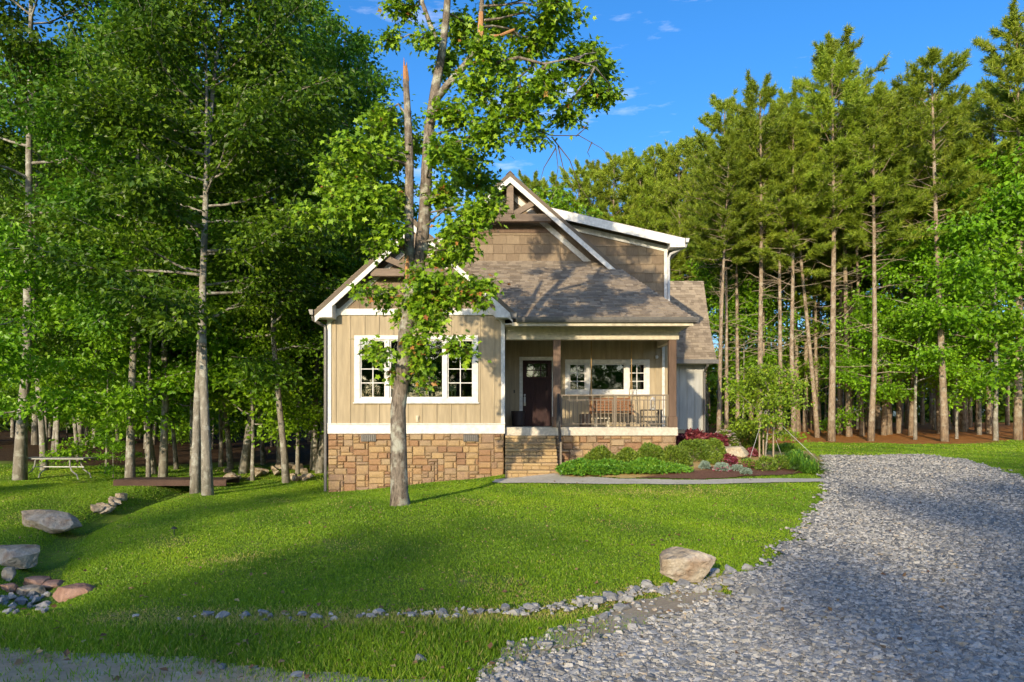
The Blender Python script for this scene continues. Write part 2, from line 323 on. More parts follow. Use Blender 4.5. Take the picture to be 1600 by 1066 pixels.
def sheet(name, P, step, off, m, wa=.1, wf=2.3, thick=0):
    P = np.array(P); x = np.arange(P[:,0].min()-.4, P[:,0].max()+.4, step); y = np.arange(max(P[:,1].min(), 1)-.4, P[:,1].max()+.4, step)
    X, Y = np.meshgrid(x, y); cx = X[:-1,:-1]+step/2; cy = Y[:-1,:-1]+step/2; wx, wy = wob(cx, cy, wa, wf)
    keep = inside(cx+wx, cy+wy, P); ids = np.arange(X.size).reshape(X.shape)
    Qd = np.stack((ids[:-1,:-1][keep], ids[:-1,1:][keep], ids[1:,1:][keep], ids[1:,:-1][keep]), 1)
    u, inv = np.unique(Qd.ravel(), return_inverse=True); xv, yv = X.ravel()[u], Y.ravel()[u]
    V = np.stack((xv, yv, hgt(xv, yv)+off), 1)
    return link(name, np_mesh(name, V, inv, np.full(len(Qd), 4), m, smooth=True))
m = mat('gravel_bed', (.3,.3,.3), .95, .1); N, L, b = nodes(m); v = coords(N, L)
def vor(scale):
    t = N.new('ShaderNodeTexVoronoi'); t.inputs['Scale'].default_value = scale; L.new(v, t.inputs['Vector']); return t
v1 = vor(27); sp = N.new('ShaderNodeSeparateColor'); L.new(v1.outputs['Color'], sp.inputs[0])
c = ramp_out(N, L, sp.outputs[0], ((0, (.19,.188,.18)), (.5, (.295,.29,.275)), (.9, (.41,.40,.375)), (1, (.36,.29,.20))))
c = mixc(N, L, ramp_out(N, L, v1.outputs['Distance'], ((.25, (1,1,1)), (.7, (.45,.45,.45)))), (.10,.10,.095), c)
pat = noise(N, L, v, .35, 4)
c = mixc(N, L, ramp_out(N, L, pat, ((.5, (0,0,0)), (.75, (.55,.55,.55)))), c, (.22,.19,.14))
L.new(c, b.inputs['Base Color']); iv = math_(N, L, 'SUBTRACT', 1, v1.outputs['Distance']); bump(N, L, b, iv, 1, .03)
M['gravelbed'] = m
tag(sheet('gravel_driveway', DRIVE, .07, .022, m, .06), 'grey crushed stone driveway sweeping up to the right of the house', 'driveway', kind='structure')
m2 = mat('dirt', (.2,.16,.12), .95, .1); N, L, b = nodes(m2); v = coords(N, L)
c = ramp_out(N, L, noise(N, L, v, 2.6, 9, .7), ((.32, (.30,.225,.145)), (.52, (.43,.335,.22)), (.7, (.48,.42,.34))))
v1 = vor(30); c = mixc(N, L, .25, c, ramp_out(N, L, v1.outputs['Distance'], ((0, (1.2,1.2,1.2)), (.6, (.5,.5,.5)))), 'MULTIPLY')
L.new(c, b.inputs['Base Color']); bump(N, L, b, noise(N, L, v, 25, 8, .7), .35, .012)
tag(sheet('road', ROAD, .04, .012, m2, .035), 'bare dirt and gravel road shoulder at the bottom left', 'road', kind='structure')
DIRT = [G(*p) for p in ((740,1066),(800,1010),(900,975),(1010,945),(1090,920),(1130,930),(1110,955),(1010,990),(900,1020),(790,1066))]
tag(sheet('dirt_verge', DIRT, .04, .014, m2, .05), 'bare tan dirt between the front grass strip and the gravel', 'dirt', kind='structure')
m3 = mat('mulch', (.1,.05,.03), .95, .1); N, L, b = nodes(m3); v = coords(N, L)
sx = N.new('ShaderNodeSeparateXYZ'); L.new(v, sx.inputs[0])
mu = ramp_out(N, L, noise(N, L, v, 18, 6, .7), ((.3, (.10,.05,.033)), (.7, (.24,.125,.08))))
st = ramp_out(N, L, noise(N, L, v, 24, 6, .7), ((.3, (.38,.25,.09)), (.7, (.62,.45,.19))))
L.new(mixc(N, L, ramp_out(N, L, math_(N, L, 'ADD', math_(N, L, 'ADD', math_(N, L, 'MULTIPLY', math_(N, L, 'SUBTRACT', sx.outputs[1], 18.3), .6), math_(N, L, 'MULTIPLY', math_(N, L, 'SUBTRACT', 4.8, sx.outputs[0]), .35)), noise(N, L, v, 1.2, 3)), ((.45, (0,0,0)), (.6, (1,1,1)))), mu, st), b.inputs['Base Color'])
bump(N, L, b, noise(N, L, v, 40, 6, .7), .5, .015)
tag(sheet('garden_bed', BED, .08, .03, m3, .04), 'straw and bark mulched planting bed in front of the porch', 'garden bed', kind='structure')
sheet('walkway', WALK, .04, .022, M['concrete'], 0).__setitem__('kind', 'structure'); tag(bpy.data.objects['walkway'], 'pale concrete walk curving from the stone steps to the gravel', 'walkway')

# ------------------------------------------------------------------ the house
rng = random.Random(7)
FZ = 1.37                                    # porch floor
H = empty('house', (0, 22, 0), 'tan craftsman cottage with stone base, front gables and a covered porch', 'house')
def part(mb, name, m, parent=H, bev=0, **k):
    o = mb.build(name, m, parent, **k); recalc(o)
    if bev: bevel(o, bev)
    return o
def opening_wall(x0, x1, z0, z1, y0, y1, holes):
    """wall slab with rectangular openings"""
    mb = MB(); xs = sorted({x0, x1, *[h[0] for h in holes], *[h[1] for h in holes]})
    for a, c in zip(xs[:-1], xs[1:]):
        hs_ = sorted([(h[2], h[3]) for h in holes if h[0] < (a+c)/2 < h[1]]); z = z0
        for lo, hi in hs_:
            if lo > z: mb.box(a, c, y0, y1, z, lo)
            z = hi
        if z < z1: mb.box(a, c, y0, y1, z, z1)
    return mb
# stone laid in irregular courses, each stone its own piece
def stone_mesh(w, h, d, r, rough=.018):
    mb = MB(); j = lambda s: r.uniform(-s, s); e = .022
    f = [(0,0),(w,0),(w,h),(0,h)]; o_ = [(x+j(.008), 0, z+j(.008)) for x, z in f]
    i_ = [(min(max(x, e), w-e)+j(.007), -d+j(rough*.6), min(max(z, e), h-e)+j(.007)) for x, z in f]
    ex = [((x*.94+w*.03), -d*.45, (z*.94+h*.03)) for x, z in f]
    cx = (w*r.uniform(.35,.65), -d-r.uniform(.0, rough), h*r.uniform(.35,.65))
    for k in range(4):
        q = (k+1) % 4; mb.poly((o_[k], o_[q], ex[q], ex[k])); mb.poly((ex[k], ex[q], i_[q], i_[k])); mb.poly((i_[k], i_[q], cx))
    return mb
def ashlar(x0, x1, z0, z1, y, parent, m, u=.088, seed=1, zmin=None, gap=.008, d=.038, sizes=((4,2),(4,2),(3,2),(5,2),(4,3),(3,2),(2,2),(3,1),(2,1),(4,1),(2,1),(3,2))):
    r = random.Random(seed); nx_ = int(round((x1-x0)/u)); nz_ = int(round((z1-z0)/u)); ux = (x1-x0)/nx_; uz = (z1-z0)/nz_
    occ = [[0]*nx_ for _ in range(nz_)]
    for k in range(nz_-1, -1, -1):
        for i in range(nx_):
            if occ[k][i]: continue
            opts = list(sizes); r.shuffle(opts); opts += [(2,1),(1,2),(1,1)]
            for w, h in opts:
                if i+w <= nx_ and k-h+1 >= 0 and all(not occ[k-b][i+a] for a in range(w) for b in range(h)): break
            for a in range(w):
                for b in range(h): occ[k-b][i+a] = 1
            xa = x0+i*ux; zb = z0+(k-h+1)*uz
            if zmin is not None and zb+h*uz < zmin(xa)-.05: continue
            o = stone_mesh(w*ux-gap, h*uz-gap, d+r.uniform(-.012, .02), r).build('stone', m, parent)
            o.location = (xa+gap/2, y, zb+gap/2)
# --- left gable block
LX0, LX1, LY = -5.17, -.23, 20.0
fnd = part(MB().box(LX0, LX1, LY+.01, LY+.3, -1.3, 1.19), 'foundation', M['mortar'])
ashlar(LX0, LX1, -.66, 1.185, LY, fnd, M['stone'], seed=4, zmin=lambda x: h1(x, 20))
sd = part(MB().box(LX0+.02, LX0+.3, LY+.31, 27, -1.3, 1.19), 'foundation', M['mortar'])
for px in (564, 724):
    a = W(px, 690, 19.93); v_ = part(MB().box(a.x, a.x+.42, 19.92, 19.96, a.z, a.z+.2), 'foundation_vent', M['bronze'])
    for k in range(7): part(MB().box(a.x+.03+k*.053, a.x+.055+k*.053, 19.90, 19.925, a.z+.02, a.z+.18), 'louvre', M['gutter'], v_)
part(MB().box(LX0-.02, LX1+.03, LY-.05, LY+.02, 1.19, 1.45).box(LX0-.03, LX1+.04, LY-.075, LY+.02, 1.45, 1.48), 'water_table', M['white'], bev=.006)
win = (-4.38, -1.0, 2.12, 3.90)
wl = part(opening_wall(LX0+.005, LX1-.005, 1.48, 4.6, LY, LY+.14, [win]), 'siding_wall', M['siding'])
tw = (-4.43, -.95, 2.07, 3.95)               # outer edge of the window trim
for k in range(13):
    x = LX0+.20+k*.405
    if x > LX1-.12: break
    for z0, z1 in (((1.48, tw[2]), (tw[3], 4.52)) if tw[0]-.03 < x < tw[1]+.03 else ((1.48, 4.52),)):
        part(MB().box(x-.028, x+.028, LY-.022, LY-.001, z0, z1), 'batten', M['siding'], wl, bev=.003)
part(MB().box(LX0-.03, LX0+.09, LY-.03, LY+.06, 1.48, 4.52), 'corner_board', M['white'], bev=.004)
part(MB().box(LX1-.08, LX1+.03, LY-.03, LY+.10, 1.48, 4.52), 'corner_board', M['white'], bev=.004)
part(MB().box(LX0-.1, LX1+.1, LY-.045, LY+.02, 4.52, 4.70), 'frieze_board', M['white'], bev=.005)
# windows: frame > sash rails, muntins and each pane
def window(x0, x1, z0, z1, y, units, trim=.11, name='window', label=None):
    """units: (x0, x1, columns, rows) as panes between mullions; the frame is the part, panes and muntins its pieces"""
    yf = y-.05; fr = MB()
    fr.box(x0, x1, yf, y+.03, z1-trim, z1); fr.box(x0, x1, yf, y+.03, z0, z0+trim)
    xs = [x0]+[q for u in units for q in u[:2]]+[x1]
    for a, c in zip(xs[0::2], xs[1::2]): fr.box(a, c, yf+.004, y+.03, z0+trim, z1-trim)
    o = part(fr, name, M['white'], bev=.006)
    if label: o['label'] = label
    part(MB().box(x0-.03, x1+.03, yf-.03, y+.0, z0-.035, z0), 'sill', M['white'], o, bev=.005)
    for a, c, nc, nr in units:
        s_ = .035; part(MB().box(a, c, y, y+.05, z0+trim, z0+trim+s_).box(a, c, y, y+.05, z1-trim-s_, z1-trim).box(a, a+s_, y, y+.05, z0+trim+s_, z1-trim-s_).box(c-s_, c, y, y+.05, z0+trim+s_, z1-trim-s_), 'sash', M['white'], o)
        A, C, z_0, z_1 = a+s_, c-s_, z0+trim+s_, z1-trim-s_
        for i in range(1, nc):
            x = A+(C-A)*i/nc; part(MB().box(x-.012, x+.012, y+.002, y+.028, z_0, z_1), 'muntin', M['white'], o)
        for k in range(1, nr):
            z = z_0+(z_1-z_0)*k/nr; part(MB().box(A, C, y+.004, y+.026, z-.012, z+.012), 'muntin', M['white'], o)
        for i in range(nc):
            for k in range(nr):
                part(MB().box(A+(C-A)*i/nc, A+(C-A)*(i+1)/nc-.001, y+.030, y+.036, z_0+(z_1-z_0)*k/nr, z_0+(z_1-z_0)*(k+1)/nr-.001), 'pane', M['glass'], o)
    return o
window(*tw, LY, ((-4.27, -3.555, 2, 4), (-3.44, -1.93, 1, 1), (-1.82, -1.09, 2, 4)), .12, label='triple white window with small-paned sides on the front gable')
part(MB().box(-2.70, -2.62, LY-.05, LY, 1.52, 1.70).box(-2.685, -2.635, LY-.075, LY-.05, 1.57, 1.66), 'outlet_cover', M['cream'])
# --- gable roof: slopes along Y, barge boards, brackets
def gable(ax, az, slope, half, y0, y1, nm, th=.14, right=None):
    out = []
    for sgn, hf in ((-1, half), (1, right or half)):
        ex, ez = ax+sgn*hf, az-slope*hf
        out.append(part(MB().prism(((ax, y0, az), (ex, y0, ez), (ex, y0, ez-th), (ax, y0, az-th)), (0, y1-y0, 0)), 'roof', M['shingle']))
    return out
def barge(ax, az, slope, hf, y, sgn, w=.30, th=.045, m=None, name='barge_board', inset=0.0, z_drop=0.0):
    a = az-z_drop; ex = ax+sgn*hf; ez = a-slope*hf
    return part(MB().prism(((ax, y, a), (ex, y, ez), (ex, y, ez-w), (ax, y, a-w)), (0, th, 0)), name, m or M['white'], bev=.004)
GA, GZ, GS, GH = -2.70, 7.02, .914, 2.74
lroof = gable(GA, GZ+.05, GS, GH, 19.52, 27.5, 'left')
for sgn in (-1, 1):
    barge(GA, GZ+.0, GS, GH-.02, 19.535, sgn, .27, .05)
    barge(GA, GZ-.36, GS, GH-.30, 19.94, sgn, .16, .05, name='rake_frieze')
    ex = GA+sgn*(GH-.015); e2 = GA+sgn*(GH-.50); ez = GZ-GS*(GH-.02)
    part(MB().prism(((ex, 19.528, ez-.0), (ex, 19.528, ez-.12-.02), (e2, 19.528, ez-.14), (e2, 19.528, ez+.25)), (0, .48, 0)), 'eave_return', M['white'], bev=.004)
def bx_beam(a, b, w, h, nm='truss_beam', m='oldwood'): return part(MB().bar(a, b, w, h, up=(0,1,0)), nm, M[m], bev=.008)
bx_beam((-4.05, 19.66, 5.66), (-1.35, 19.66, 5.66), .2, .14) if False else bx_beam((GA-1.20, 19.68, 5.65), (GA+1.20, 19.68, 5.65), .21, .16)
bx_beam((GA, 19.68, 5.76), (GA, 19.68, GZ-.30), .2, .14, 'king_post')
for sgn in (-1, 1): bx_beam((GA+sgn*.78, 19.69, GZ-GS*.78-.26), (GA+sgn*.13, 19.69, 5.77), .17, .12, 'strut')
# wood shakes on a gable face: each course of shingles, each shingle a piece
def shakes(y, zlo, zhi, bounds, parent, seed, row=.285, w=.34):
    r = random.Random(seed); z = zlo; k = 0
    while z < zhi:
        xa, xb = bounds(z); xa2, xb2 = bounds(min(z+row, zhi)); L_, R_ = min(xa, xa2), max(xb, xb2)
        x = L_-r.uniform(0, w)
        while x < R_:
            ww = w*r.uniform(.6, 1.25); a, c = max(x, L_), min(x+ww, R_); x += ww
            if c-a < .04: continue
            zt = z+row+.03
            def cl(xx, zz):                       # keep within the sloped edge
                l, rr = bounds(zz); return min(max(xx, l), rr)
            zb = z-r.uniform(0, .018)
            pts = [(cl(a+.004, zb), y-.030, zb), (cl(c-.004, zb), y-.030, zb), (cl(c-.004, min(zt, zhi)), y-.006, min(zt, zhi)), (cl(a+.004, min(zt, zhi)), y-.006, min(zt, zhi))]
            if abs(pts[0][0]-pts[1][0])+abs(pts[2][0]-pts[3][0]) < .06: continue
            mb = MB(); bk = [(p[0], y-.001, p[2]) for p in pts]; mb.hexa((pts[0], pts[1], bk[1], bk[0], pts[3], pts[2], bk[2], bk[3]))
            part(mb, 'shingle', M['shake'], parent)
        z += row; k += 1
gw = part(MB().poly(((LX0, LY+.02, 4.6), (LX1, LY+.02, 4.6), (GA, LY+.02, GZ-.1))), 'gable_wall', M['shake'])
shakes(LY+.01, 4.70, 6.80, lambda z: (GA-(GZ-.13-z)/GS, GA+(GZ-.13-z)/GS), gw, 11)
# --- main gable above the porch
MA, MZ, MS, MHf = -.06, 9.33, .88, 3.48
gable(MA, MZ+.05, MS, MHf, 22.36, 34, 'main')
for sgn in (-1, 1):
    barge(MA, MZ, MS, MHf, 22.375, sgn, .28, .05); barge(MA, MZ-.34, MS, MHf-.35, 22.93, sgn, .22, .05, name='rake_frieze')
bx_beam((MA-1.30, 22.55, 7.97), (MA+1.30, 22.55, 7.97), .24, .16)
bx_beam((MA, 22.55, 8.1), (MA, 22.55, MZ-.32), .22, .14, 'king_post')
for sgn in (-1, 1): bx_beam((MA+sgn*.72, 22.56, MZ-MS*.72-.26), (MA+sgn*.13, 22.56, 8.10), .18, .12, 'strut')
gm = part(MB().poly(((MA-3.4, 23.02, 6.0), (MA+3.4, 23.02, 6.0), (MA, 23.02, MZ-.1))), 'gable_wall', M['shake'])
shakes(23.0, 6.66, 9.1, lambda z: (MA-min((MZ-.1-z)/MS, 2.75), MA+(MZ-.1-z)/MS), gm, 12, .30, .36)
part(MB().box(MA-1.35, MA+1.35, 22.95, 22.99, 7.62, 7.80), 'frieze_board', M['post'])
# --- shed dormer to the right of the main gable
shed = lambda x: 8.16-(x-1.5)*.228
part(MB().prism(((.9, 22.62, shed(.9)), (5.52, 22.62, shed(5.52)), (5.52, 22.62, shed(5.52)+.12), (.9, 22.62, shed(.9)+.12)), (0, 11, 0)), 'roof', M['shingle'])
part(MB().prism(((1.2, 22.60, shed(1.2)+.10), (5.5, 22.60, shed(5.5)+.10), (5.5, 22.60, shed(5.5)-.18), (1.2, 22.60, shed(1.2)-.18)), (0, .045, 0)), 'barge_board', M['white'], bev=.004)
part(MB().prism(((1.2, 23.03, shed(1.2)-.16), (5.05, 23.03, shed(5.05)-.16), (5.05, 23.03, shed(5.05)-.34), (1.2, 23.03, shed(1.2)-.34)), (0, .045, 0)), 'frieze_board', M['white'])
part(MB().prism(((5.03, 22.61, shed(5.5)-.18), (5.5, 22.61, shed(5.5)-.18), (5.5, 22.61, shed(5.5)+.06), (5.03, 22.61, shed(5.03)+.06)), (0, .45, 0)), 'eave_return', M['white'], bev=.004)
ck = part(MB().prism(((.6, 23.08, 4.0), (5.0, 23.08, 4.0), (5.0, 23.08, shed(5.0)-.02), (.6, 23.08, shed(.6)-.02)), (0, .1, 0)), 'dormer_wall', M['shake'])
shakes(23.07, 4.6, 7.25, lambda z: (max(1.4, 3.2-(z-6.3)/.88), 4.93), ck, 13, .29, .36)
part(MB().box(4.93, 5.03, 23.02, 23.2, 4.2, shed(5.0)-.2), 'corner_board', M['white'])
part(MB().box(4.97, 5.0, 23.2, 33.9, 1.2, shed(5.0)-.02), 'siding_wall', M['siding'])
# --- porch roof: front slope hipped to the right, laid with shingle tabs
EY, EZ, PS = 19.45, 4.35, .667
def pr(x, y, lift=0): return (x, y, EZ+PS*(y-EY)+lift)
pf = part(MB().prism((pr(.14, EY), pr(4.98, EY), pr(3.05, 23.1), pr(-2.45, 23.1)), (0, 0, -.10)), 'roof', M['shingle'])
hip = (3.05, 23.1, EZ+PS*(23.1-EY))
part(MB().prism(((4.98, EY, EZ), (4.98, 23.4, EZ), (2.85, 23.4, hip[2]+.22), hip), (0, 0, -.10)), 'roof', M['shingle'])
def tabs(P0, U, Vv, nrm, bounds, length, seed, parent, exp=.125, tab=(.10, .27)):
    """shingle tabs: P0 origin, U along the eave, V up the slope; bounds(v) gives the U range"""
    r = random.Random(seed); mb = MB(); v_ = 0; U, Vv, nrm, P0 = Vector(U), Vector(Vv), Vector(nrm), Vector(P0)
    while v_ < length:
        a0, b0 = bounds(v_); u = a0-r.uniform(0, .3)
        while u < b0:
            w = r.uniform(*tab); a, c = max(u, a0), min(u+w-.006, b0); u += w
            if c-a < .03: continue
            th = r.choice((.010, .014, .022)); t = r.random()*.75+.12; e = min(exp+.02, length-v_)
            p = [P0+U*a+Vv*v_, P0+U*c+Vv*v_, P0+U*c+Vv*(v_+e), P0+U*a+Vv*(v_+e)]
            q = [p[0]+nrm*th, p[1]+nrm*th, p[2]+nrm*.004, p[3]+nrm*.004]
            mb.poly((q[0], q[1], q[2], q[3]), t); mb.poly((p[0], p[1], q[1], q[0]), t); mb.poly((p[1], p[2], q[2], q[1]), t); mb.poly((p[3], p[0], q[0], q[3]), t)
        v_ += exp
    o = mb.build('shingle_courses', M['shingle'], parent); o['kind'] = 'stuff'; return o
cs = 1/math.hypot(1, PS); n_p = (0, -PS*cs, cs); ln = 3.65/cs
def pb(v):
    dy = v*cs; return (.16-2.59*dy/3.65, 4.98-1.93*dy/3.65)
tabs((0, EY, EZ+.002), (1,0,0), (0, cs, PS*cs), n_p, pb, ln-.02, 3, pf)
cs2 = 1/math.hypot(1, GS)
for sgn, ro in ((-1, lroof[0]), (1, lroof[1])):
    tabs((GA+sgn*GH, 19.525, GZ+.052-GS*GH), (0, 1, 0), (-sgn*cs2, 0, GS*cs2), (sgn*GS*cs2, 0, cs2), lambda v: (0, 6), GH/cs2-.01, 5+sgn, ro)
# ridge caps
part(MB().prism(((GA-.14, 19.51, GZ-.05), (GA, 19.51, GZ+.09), (GA+.14, 19.51, GZ-.05), (GA, 19.51, GZ+.06)), (0, 7, 0)), 'ridge_cap', M['shingle'])
part(MB().prism(((MA-.14, 22.35, MZ-.05), (MA, 22.35, MZ+.09), (MA+.14, 22.35, MZ-.05), (MA, 22.35, MZ+.06)), (0, 11, 0)), 'ridge_cap', M['shingle'])
# eave: gutter, fascia, soffit, beam
part(MB().prism(((.12, EY-.13, EZ+.03), (.12, EY-.015, EZ+.03), (.12, EY-.015, EZ-.11), (.12, EY-.09, EZ-.11), (.12, EY-.12, EZ-.05)), (4.92, 0, 0)), 'gutter', M['gutter'])
part(MB().prism(((5.11, EY-.1, EZ+.03), (4.99, EY-.1, EZ+.03), (4.99, EY-.1, EZ-.11), (5.07, EY-.1, EZ-.11)), (0, 3.5, 0)), 'gutter', M['gutter'])
part(MB().box(.0, 4.96, EY, EY+.03, EZ-.2, EZ-.101), 'fascia', M['cream'])
part(MB().box(LX1+.04, 4.96, EY+.03, 22.4, EZ-.16, EZ-.13), 'soffit', M['cream'])
part(MB().box(LX1+.05, 4.73, 20.12, 20.36, 3.85, EZ-.16), 'porch_beam', M['cream'], bev=.006)
part(MB().box(LX1+.05, 4.76, 20.09, 20.12, 4.07, EZ-.16), 'frieze_board', M['cream'], bev=.005)
part(MB().box(4.55, 4.72, 20.36, 22.35, 3.85, EZ-.16), 'porch_beam', M['cream'])
for x in (1.17, 4.45):
    p = part(MB().box(x, x+.21, 20.13, 20.34, FZ+.30, 3.85), 'porch_post', M['post'], bev=.008)
    part(MB().box(x-.025, x+.235, 20.105, 20.365, FZ, FZ+.30), 'post_base', M['post'], p, bev=.01)
# porch slab, its stone base, steps
part(MB().box(LX1+.03, 4.70, 20.12, 22.5, 1.13, FZ), 'porch_slab', M['concrete'], bev=.012)
pb_ = part(MB().box(1.24, 4.66, 20.21, 22.4, -.3, 1.13), 'porch_base', M['mortar'])
ashlar(1.24, 4.66, .15, 1.125, 20.2, pb_, M['stone'], seed=9, u=.098)
NS = 6; rise = (FZ-.23-.09)/(NS); dep = .255; r = random.Random(5)
for k in range(NS):
    zt = 1.13-(k)*rise; y0 = 20.12-(k+1)*dep
    st = part(MB().box(LX1+.05, 1.215, y0+.03, 20.12-k*dep+.02, -.2, zt-.07), 'step', M['mortar'])
    x = LX1+.04
    while x < 1.2:
        w = min(r.uniform(.42, .62), 1.225-x); 
        if 1.225-x-w < .15: w = 1.225-x
        part(MB().box(x+.004, x+w-.004, y0-.012+r.uniform(-.008,.008), 20.12-k*dep+.015, zt-.068, zt+r.uniform(-.004,.004)), 'tread_block', M['block'], st, bev=.012); x += w
    x = LX1+.04
    while x < 1.2:
        w = min(r.uniform(.17, .30), 1.225-x)
        if 1.225-x-w < .1: w = 1.225-x
        part(MB().box(x+.004, x+w-.004, y0+r.uniform(0,.012), y0+.1, zt-rise+.002, zt-.074), 'riser_block', M['block'], st, bev=.012); x += w
# porch back wall, gable side wall, shell
dz = 3.45
pw = part(opening_wall(LX1, 5.0, .9, 4.3, 22.4, 22.54, [(.34, 1.25, FZ, dz), (1.72, 4.28, 2.42, 3.43)]), 'siding_wall', M['siding'])
for k in range(13):
    x = .10+k*.405
    zz = ((3.50, 4.2),) if .22 < x < 1.3 else (((FZ, 2.36), (3.48, 4.2)) if 1.62 < x < 4.38 else ((FZ, 4.2),))
    if x > 4.9: break
    for a, c in zz: part(MB().box(x-.028, x+.028, 22.378, 22.399, a, c), 'batten', M['siding'], pw, bev=.003)
part(MB().box(LX1-.14, LX1, 20.14, 22.54, .5, 4.3), 'siding_wall', M['siding'])
part(MB().box(4.72, 4.80, 22.34, 22.40, FZ, 4.2), 'corner_board', M['white'])
part(MB().box(LX0, LX0+.14, 20.14, 34, 1.19, 4.6), 'siding_wall', M['siding'])
part(MB().box(LX0, 5.0, 33.86, 34, .5, 7), 'siding_wall', M['siding'])
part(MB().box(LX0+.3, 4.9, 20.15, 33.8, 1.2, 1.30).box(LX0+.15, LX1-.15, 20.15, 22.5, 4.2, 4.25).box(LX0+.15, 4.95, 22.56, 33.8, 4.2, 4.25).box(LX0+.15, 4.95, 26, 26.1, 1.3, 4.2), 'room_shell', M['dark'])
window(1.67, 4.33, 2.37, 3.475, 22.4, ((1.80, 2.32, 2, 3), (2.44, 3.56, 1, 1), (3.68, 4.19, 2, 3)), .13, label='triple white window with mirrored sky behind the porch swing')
# front door
dt = MB().box(.23, .335, 22.36, 22.42, FZ, dz+.11).box(1.255, 1.36, 22.36, 22.42, FZ, dz+.11).box(.335, 1.255, 22.36, 22.42, dz, dz+.11)
part(dt, 'door_trim', M['white'], bev=.005)
dr = MB(); X0, X1 = .345, 1.245
dr.box(X0, X1, 22.45, 22.48, FZ+.01, 2.93); dr.box(X0, X1, 22.425, 22.449, FZ+.01, FZ+.30); dr.box(X0, X1, 22.425, 22.449, 2.80, 2.93)
dr.box(X0, X0+.13, 22.425, 22.449, FZ+.30, 2.80); dr.box(X1-.13, X1, 22.425, 22.449, FZ+.30, 2.80); dr.box(.745, .845, 22.425, 22.449, FZ+.30, 2.80)
dr.box(X0, X0+.12, 22.425, 22.48, 2.93, dz); dr.box(X1-.12, X1, 22.425, 22.48, 2.93, dz); dr.box(X0+.12, X1-.12, 22.425, 22.48, 3.35, dz)
door = part(dr, 'door', M['door'])
for k in (1, 2): x = .465+.66*k/3; part(MB().box(x-.012, x+.012, 22.43, 22.46, 2.93, 3.35), 'muntin', M['door'], door)
part(MB().box(.465, 1.125, 22.432, 22.458, 3.13, 3.15), 'muntin', M['door'], door)
for k in range(3):
    for q in range(2): part(MB().box(.465+.22*k, .684+.22*k, 22.462, 22.468, 2.93+.21*q, 3.139+.21*q), 'pane', M['glass'], door)
part(MB().box(X0-.02, X1+.02, 22.40, 22.425, 2.87, 2.92), 'shelf_moulding', M['door'], door, bev=.005)
part(MB().tube(((.40, 22.425, 2.36), (.40, 22.36, 2.36)), .03, 10).box(.385, .415, 22.34, 22.37, 2.10, 2.32).box(.37, .43, 22.40, 22.425, 2.04, 2.30), 'handle', M['silver'], door)
part(MB().box(.365, .435, 22.38, 22.425, 2.02, 2.14), 'keypad', M['cream'], door)
part(MB().box(.05, .09, 22.37, 22.40, 2.42, 2.52), 'doorbell', M['bronze'])
part(MB().tube(((4.55, 22.39, 3.55), (4.55, 22.30, 3.55)), .045, 10).box(4.52, 4.58, 22.34, 22.40, 3.50, 3.60), 'security_camera', M['white'])
# railing
rl = part(MB().box(1.38, 4.45, 20.21, 20.26, FZ+.89, FZ+.93), 'railing', M['rail'])
part(MB().box(1.38, 4.45, 20.215, 20.255, FZ+.76, FZ+.785).box(1.38, 4.45, 20.215, 20.255, FZ+.08, FZ+.105), 'rail', M['rail'], rl)
for x in (1.40, 2.915, 4.43): part(MB().box(x-.03, x+.03, 20.205, 20.265, FZ, FZ+.93), 'rail_post', M['rail'], rl)
for k in range(26):
    x = 1.52+k*.1115
    if abs(x-2.915) < .05: continue
    part(MB().box(x-.011, x+.011, 20.224, 20.246, FZ+.105, FZ+(.89 if k % 2 else .76)), 'baluster', M['rail'], rl)
hr = part(MB().tube(((1.30, 20.0, FZ+.92), (1.30, 19.9, FZ+.90), (1.28, 18.75, 1.02), (1.28, 18.68, .95), (1.28, 18.68, .2)), .022, 8), 'handrail', M['black'])
part(MB().box(1.255, 1.305, 18.655, 18.705, .1, 1.0), 'rail_post', M['rail'], hr)
part(MB().box(1.27, 1.33, 20.03, 20.09, FZ, FZ+.95).box(1.25, 1.35, 20.01, 20.12, FZ, FZ+.22), 'rail_post', M['black'], hr)
for k in range(9):
    y = 19.9-k*.13; part(MB().box(1.285, 1.305, y-.01, y+.01, 1.28-k*.115+.0, FZ+.88-k*.113), 'baluster', M['black'], hr)
# downspouts
gut = M['gutter']
part(MB().prism(((GA-GH-.13, 19.45, 4.60), (GA-GH-.01, 19.45, 4.60), (GA-GH-.01, 19.45, 4.46), (GA-GH-.09, 19.45, 4.46)), (0, 8, 0)), 'gutter', gut)
part(MB().tube(((-5.52, 19.7, 4.46), (-5.52, 19.72, 4.36), (-5.25, 19.93, 4.2), (-5.23, 19.93, 4.1), (-5.23, 19.93, -.42)), .045, 8), 'downspout', gut)
part(MB().prism(((5.52, 22.58, shed(5.5)+.1), (5.64, 22.58, shed(5.5)+.1), (5.61, 22.58, shed(5.5)-.03), (5.52, 22.58, shed(5.5)-.03)), (0, 10, 0)), 'gutter', M['silver'])
part(MB().tube(((5.58, 22.75, shed(5.5)-.02), (5.56, 22.75, shed(5.5)-.12), (5.12, 22.96, shed(5.5)-.32), (5.06, 22.97, shed(5.5)-.45), (5.06, 22.97, 4.3)), .045, 8), 'downspout', M['silver'])
part(MB().prism(((-.06, 19.42, 4.52), (.13, 19.42, 4.52), (.13, 19.42, 4.34), (-.02, 19.42, 4.36)), (0, .9, 0)), 'gutter', gut)
